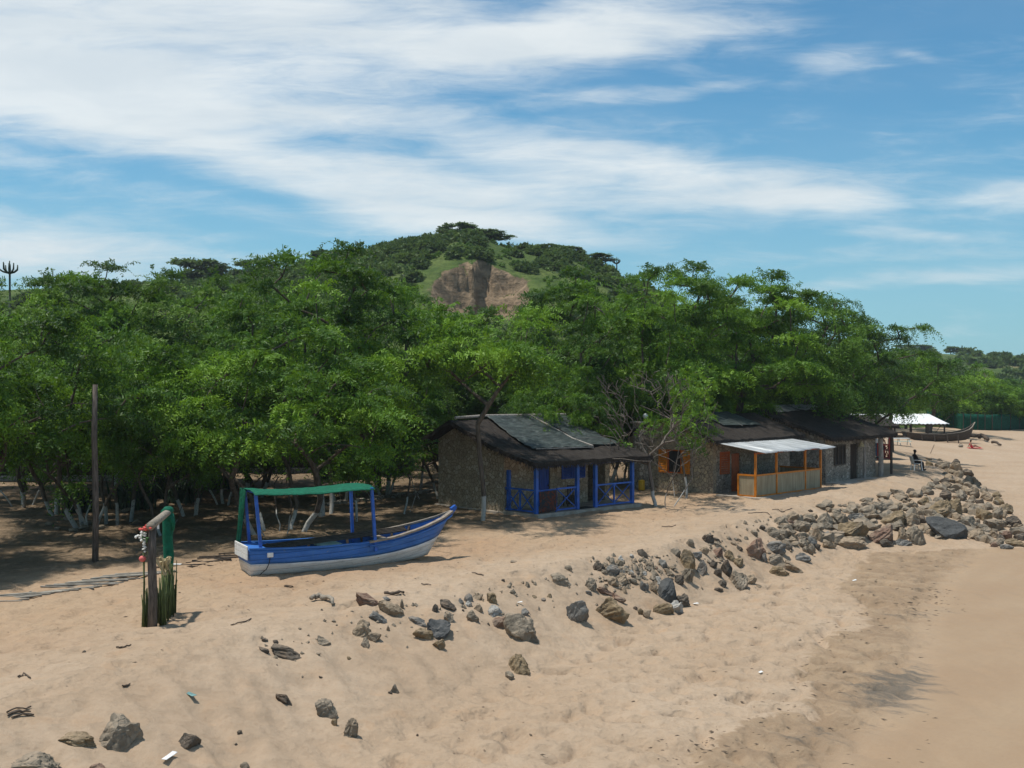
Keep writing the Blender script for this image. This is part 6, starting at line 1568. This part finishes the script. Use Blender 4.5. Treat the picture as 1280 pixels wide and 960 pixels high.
# stones ringing the plant beds in the left shade
st_list = []
for (u, v) in [(62, 657), (72, 662), (84, 650), (92, 665), (104, 662), (112, 655), (126, 661), (158, 640), (170, 655), (188, 626), (198, 617), (206, 633), (246, 614), (262, 608), (282, 613), (300, 610)]:
    st_list.append([u, v])
for k, (u, v) in enumerate(st_list):
    g = ground(u, v); w_ = random.uniform(.25, .5); o = link('rock', rock_mesh(2000 + k, w_, w_ * .8, w_ * .55, 'rk_g', False)); o.location = g - Vector((0, 0, .05 * w_)); o.data.transform(Matrix.Translation((0, 0, w_ * .2)))
    tag(o, 'small grey border stone in the shaded plant beds at the left', 'stone', 'border stones of the left plant beds')
# driftwood and twigs
def stick(name, label, pts, r, mat, cat, group=None):
    P = [ground(*p) + Vector((0, 0, r * .7)) for p in pts]; c = P[0].copy(); b = MB()
    n = 4 * (len(P) - 1) + 1; Q = []
    for i in range(n):
        t = i / (n - 1) * (len(P) - 1); k = min(int(t), len(P) - 2); q = P[k].lerp(P[k + 1], t - k); q.z = gz(q.x, q.y) + r * .7 + random.uniform(0, r); q += Vector((random.gauss(0, r), random.gauss(0, r * 2), 0)) * .25; Q.append(q - c)
    b.tube(Q, [r * random.uniform(.6, 1.1) * (1 - .5 * abs(i / (n - 1) - .4)) for i in range(n)], 7); o = b.build(name, M[mat], None, True); o.location = c; tag(o, label, cat, group)
stick('driftwood', 'grey weathered driftwood log on the bank top below the boat', [(388, 752), (402, 750), (417, 758)], .085, 'drift', 'driftwood')
stick('driftwood', 'dark driftwood stick lying above the rocks below the boat bow', [(481, 744), (494, 744), (504, 742)], .05, 'twig', 'driftwood')
TW = [([(145, 811), (154, 810), (164, 807)], 'thin dark twig on the sand below the pole frame'), ([(288, 782), (300, 780), (314, 774)], 'long thin twig on the sand right of the pole frame'), ([(152, 859), (163, 856)], 'short dark twig near the large left boulder'),
      ([(8, 893), (24, 887), (39, 885)], 'upper twig of the dark bundle at the left edge'), ([(10, 897), (28, 891), (40, 891)], 'middle twig of the dark bundle at the left edge'), ([(13, 899), (43, 895)], 'lowest straight twig of the dark bundle at the left edge'),
      ([(22, 848), (30, 843), (38, 849)], 'curled dark twig above the bundle at the left edge'), ([(300, 778), (312, 774)], None), ([(590, 717), (605, 720)], 'thin twig on the flat sand below the blue hut'), ([(527, 731), (539, 732)], 'dark twig on the sand above the bow rocks'),
      ([(355, 733), (366, 734)], 'dark twig on the sand in front of the boat middle'), ([(965, 638), (980, 640), (990, 636)], 'dark twig pile stick in front of the orange porch'), ([(935, 642), (952, 641), (962, 644)], 'long dark twig on the sand before the orange porch corner'), ([(1210, 560), (1214, 552)], None),
      ([(1163, 567), (1168, 556)], 'leaning dry stick near the far shelter'), ([(827, 659), (845, 657)], 'thin twig on the sand below the nearly leafless tree')]
for pts, lab in TW:
    if lab: stick('twig', lab, pts, .022, 'twig', 'twig', 'twigs on the sand')
# old palm trunk pile on the far sand
stick('log_heap', 'dark log half buried in the far sand right of the old boat', [(1215, 549), (1228, 550), (1236, 553)], .33, 'twig', 'log')
stick('log_heap', 'smaller dark log end sticking out of the far sand at the right', [(1240, 556), (1250, 558)], .22, 'twig', 'log')
# litter
def scrap(label, u, v, w_, l_, mat, rz):
    g = ground(u, v); o = thing('scrap', label, 'litter', g + Vector((0, 0, .02)), rz, 'litter on the sand'); cloth_patch('sheet', mat, o, [(-l_ / 2, -w_ / 2, 0), (l_ / 2, -w_ / 2, .02), (l_ / 2, w_ / 2, .03), (-l_ / 2, w_ / 2, 0)], int(u), .03, 8, 6, .006)
scrap('white paper scrap on the sand right of the large left boulder', 212, 948, .10, .34, 'white', 1.3)
scrap('teal cloth strip half buried in the sand above the paper scrap', 238, 870, .10, .42, 'teal_scrap', -.9)
scrap('white scrap on the sand at the foot of the bank', 870, 756, .12, .18, 'white_paint', .3)
scrap('tiny white scrap on the open beach sand', 951, 842, .08, .1, 'white', .5)
scrap('small pale scrap on the sand above the middle bank rocks', 650, 755, .07, .14, 'white_paint', .2)
scrap('small white scrap on the damp sand edge', 1068, 726, .1, .14, 'white', .2)

# seaweed and dry bits left by the tide, leaf litter blown over the terrace: countless
def bits(name, spots, mat, seed, smin, smax):
    r = np.random.default_rng(seed); V = []
    for (u, v) in spots:
        g = np.array(ground(u, v)); a = r.uniform(-.9, .3); l = r.uniform(smin, smax); w_ = l * r.uniform(.08, .28); h = l * r.uniform(.03, .10)
        d = np.array([math.cos(a), math.sin(a), 0]) * l / 2; n_ = np.array([-math.sin(a), math.cos(a), 0]) * w_ / 2; z = np.array([0, 0, h]); z0 = np.array([0, 0, -.01])
        P = [g - d + z0, g - n_ + d * .2 + z0, g + d + z0, g + n_ - d * .2 + z0, g + z + d * r.uniform(-.3, .3)]
        for (i, j) in ((0, 1), (1, 2), (2, 3), (3, 0)): V.append([P[i], P[j], P[4]])
    V = np.array(V); c = V.reshape(-1, 3).mean(0); c[2] = V[..., 2].min()
    o = link(name, mesh_quads(name, V - c, M[mat], 3)); o.location = c; tag(o, kind='stuff')
rng = np.random.default_rng(21); sp = []
edge = [(1058, 725), (1082, 752), (1075, 782), (1035, 792), (1002, 836), (1008, 880), (940, 895), (875, 928), (865, 958)]
for k in range(150):
    i = rng.integers(0, len(edge) - 1); t_ = rng.random(); sp.append((edge[i][0] * (1 - t_) + edge[i + 1][0] * t_ + rng.normal(0, 16) + 8, min(958, edge[i][1] * (1 - t_) + edge[i + 1][1] * t_ + rng.normal(0, 9))))
for k in range(110): t_ = rng.random(); sp.append((1120 + 75 * t_ + rng.normal(0, 14), 742 + 34 * t_ * rng.random() + rng.normal(0, 9)))
for k in range(110): sp.append((rng.uniform(880, 1180), rng.uniform(700, 958)))
bits('seaweed', [p for p in sp if p[0] < 1270], 'weed', 22, .04, .26)
sp = []
for k in range(420):
    u = rng.uniform(0, 1080); lo = np.interp(u, [0, 300, 560, 830, 1080], [730, 700, 690, 640, 600]); hi = np.interp(u, [0, 250, 560, 830, 1080], [900, 800, 735, 685, 615]); sp.append((u, lo + (hi - lo) * rng.random() ** 1.4))
for k in range(150): sp.append((rng.uniform(0, 620), rng.uniform(640, 735)))
for k in range(160): sp.append((rng.uniform(560, 1000), rng.uniform(770, 958)))
bits('leaf_litter', sp, 'weed', 23, .03, .14)
# ------------------------------------------------------------------ sea air
hb = MB(); hb.box(-420, 640, -30, 620, -6, 64); hz_o = hb.build('haze', None, None); tag(hz_o, kind='stuff')
hm = bpy.data.materials.new('haze'); hm.use_nodes = True; hn = hm.node_tree; hn.nodes.clear()
ho = hn.nodes.new('ShaderNodeOutputMaterial'); hv = hn.nodes.new('ShaderNodeVolumePrincipled'); hv.inputs['Color'].default_value = (.80, .88, .95, 1); hv.inputs['Density'].default_value = HAZE; hv.inputs['Anisotropy'].default_value = .2
hn.links.new(hv.outputs[0], ho.inputs['Volume']); hz_o.data.materials.clear(); hz_o.data.materials.append(hm)
# ------------------------------------------------------------------ sky, sun, camera
SUN_EL, SUN_AZ = R(73), math.atan2(.05, -1.0)      # high light from the left
w = bpy.data.worlds.new('World'); scene.world = w; w.use_nodes = True
nt = NT(w); nt.n.clear(); out = nt.node('ShaderNodeOutputWorld')
sky = nt.node('ShaderNodeTexSky', sky_type='NISHITA'); sky.sun_disc = False
sky.sun_elevation = SUN_EL; sky.sun_rotation = math.pi / 2 - SUN_AZ
sky.air_density = 1.0; sky.dust_density = .6; sky.ozone_density = 1.6
g = nt.node('ShaderNodeTexCoord').outputs['Generated']
sx = nt.node('ShaderNodeSeparateXYZ'); nt.put(sx.inputs[0], g)
yy = nt.math('MAXIMUM', nt.math('ABSOLUTE', sx.outputs[1]), .12)
a = nt.math('DIVIDE', sx.outputs[0], yy); e = nt.math('DIVIDE', sx.outputs[2], yy)
cb = nt.node('ShaderNodeCombineXYZ'); nt.put(cb.inputs[0], a); nt.put(cb.inputs[1], e); P0 = cb.outputs[0]
wa = nt.noise(nt.mapv(P0, rot=(0, 0, R(4)), scale=(3.2, 7, 1)), 1.3, 4, .55, 0, 1)
wv = nt.node('ShaderNodeVectorMath', operation='MULTIPLY_ADD'); nt.put(wv.inputs[0], wa); wv.inputs[1].default_value = (.12, .05, 0); wv.inputs[2].default_value = (-.06, -.025, 0)
ad = nt.node('ShaderNodeVectorMath', operation='ADD'); nt.put(ad.inputs[0], P0); nt.put(ad.inputs[1], wv.outputs[0]); PW = ad.outputs[0]
def stroke(u, v, ru, rv, deg, k, inner=.15):
    loc = ((u - 640) / F, (480 - v) / F, 0)
    m_ = nt.mapv(PW, loc, (0, 0, R(-deg)), (ru / F, rv / F, 1), 'TEXTURE')
    ln = nt.node('ShaderNodeVectorMath', operation='LENGTH'); nt.put(ln.inputs[0], m_)
    mr = nt.node('ShaderNodeMapRange', interpolation_type='SMOOTHSTEP'); nt.put(mr.inputs[0], ln.outputs['Value'])
    mr.inputs[1].default_value = 1.0; mr.inputs[2].default_value = inner; mr.inputs[3].default_value = 0; mr.inputs[4].default_value = k
    return mr.outputs[0]
S = [(230, 30, 680, 175, 3, 1.15), (760, 35, 360, 70, -8, .95), (120, 120, 330, 90, 6, 1.0), (450, 232, 430, 66, 12, 1.05), (800, 230, 430, 62, 5, .9),
     (1010, 250, 150, 26, 3, .55), (780, 118, 230, 16, -8, .5), (30, 315, 420, 62, 3, .85), (1160, 350, 330, 18, -5, .6), (1290, 238, 170, 34, -6, .68),
     (1110, 297, 130, 15, 1, .5), (1050, 70, 120, 34, -8, .50), (1150, 57, 40, 12, 8, .4), (620, 290, 420, 36, 3, .40), (640, 175, 520, 34, 6, .55), (1000, 330, 400, 20, -2, .25), (180, 245, 260, 26, 14, .35), (-500, 100, 700, 300, 0, 1.0), (1900, 200, 500, 120, 5, .7)]
tot = None
for s in S:
    o_ = stroke(*s); tot = o_ if tot is None else nt.math('ADD', tot, o_)
n1 = nt.noise(nt.mapv(P0, rot=(0, 0, R(-7)), scale=(1.7, 12, 1)), 1.6, 10, .64, .5)
n2 = nt.noise(nt.mapv(P0, rot=(0, 0, R(8)), scale=(6, 34, 1)), 1.7, 9, .66, .6)
nn = nt.math('ADD', nt.math('MULTIPLY', n1, .85), nt.math('MULTIPLY', n2, .72))
tot = nt.math('ADD', tot, nt.math('MULTIPLY', nt.ramp(e, .36, .8), .35))  # extra cloud overhead, out of view, added to whiten the fill light
den = nt.math('ADD', nt.math('MULTIPLY', tot, .95), nt.math('MULTIPLY', nt.math('SUBTRACT', nn, .80), 1.75))
veil = nt.ramp(nt.noise(nt.mapv(P0, scale=(.8, 2.2, 1)), 1.3, 5, .6), .35, .75)
den = nt.math('ADD', nt.math('MULTIPLY', nt.ramp(den, -.12, 1.22), .84), nt.math('MULTIPLY', veil, .12))
hazeb = nt.math('MULTIPLY', nt.ramp(e, .30, -.02), .62)
tint = nt.mix(1.0, sky.outputs[0], SKY_TINT, 'MULTIPLY')
base = nt.mix(hazeb, tint, SKY_HAZE)
shade = nt.ramp(nt.noise(nt.mapv(PW, scale=(2.2, 9, 1)), 1.6, 7, .6, .4), .38, .66)
cl = nt.mix(shade, tuple(x * k_ for x, k_ in zip(CLOUD, (.91, .94, .97))), tuple(x * 1.06 for x in CLOUD))
c = nt.mix(den, base, cl)
bg = nt.node('ShaderNodeBackground'); nt.put(bg.inputs[0], c); bg.inputs[1].default_value = SKY_STR
nt.l.new(bg.outputs[0], out.inputs[0])
sl = bpy.data.lights.new('sun', 'SUN'); sl.energy = SUN_STR; sl.angle = R(1.5); sl.color = (1, .95, .87)
so = bpy.data.objects.new('sun', sl); col.objects.link(so)
dv = Vector((math.cos(SUN_EL) * math.cos(SUN_AZ), math.cos(SUN_EL) * math.sin(SUN_AZ), math.sin(SUN_EL)))
so.rotation_euler = dv.to_track_quat('Z', 'Y').to_euler(); so.location = (0, 0, 60)
cam = bpy.data.cameras.new('camera'); cam.sensor_width = 36; cam.lens = 36 * F / 1280; cam.clip_end = 6000; cam.clip_start = .5
co = bpy.data.objects.new('camera', cam); col.objects.link(co); co.location = (0, 0, HC); co.rotation_euler = (R(90), 0, 0); scene.camera = co
vs = scene.view_settings; vs.view_transform = 'Standard'; vs.look = 'None'; vs.exposure = EXPO; vs.gamma = 1; vs.use_curve_mapping = False
scene.cycles.max_bounces = 6; scene.cycles.diffuse_bounces = 3; scene.cycles.transmission_bounces = 3; scene.cycles.transparent_max_bounces = 4
scene.cycles.use_denoising = True
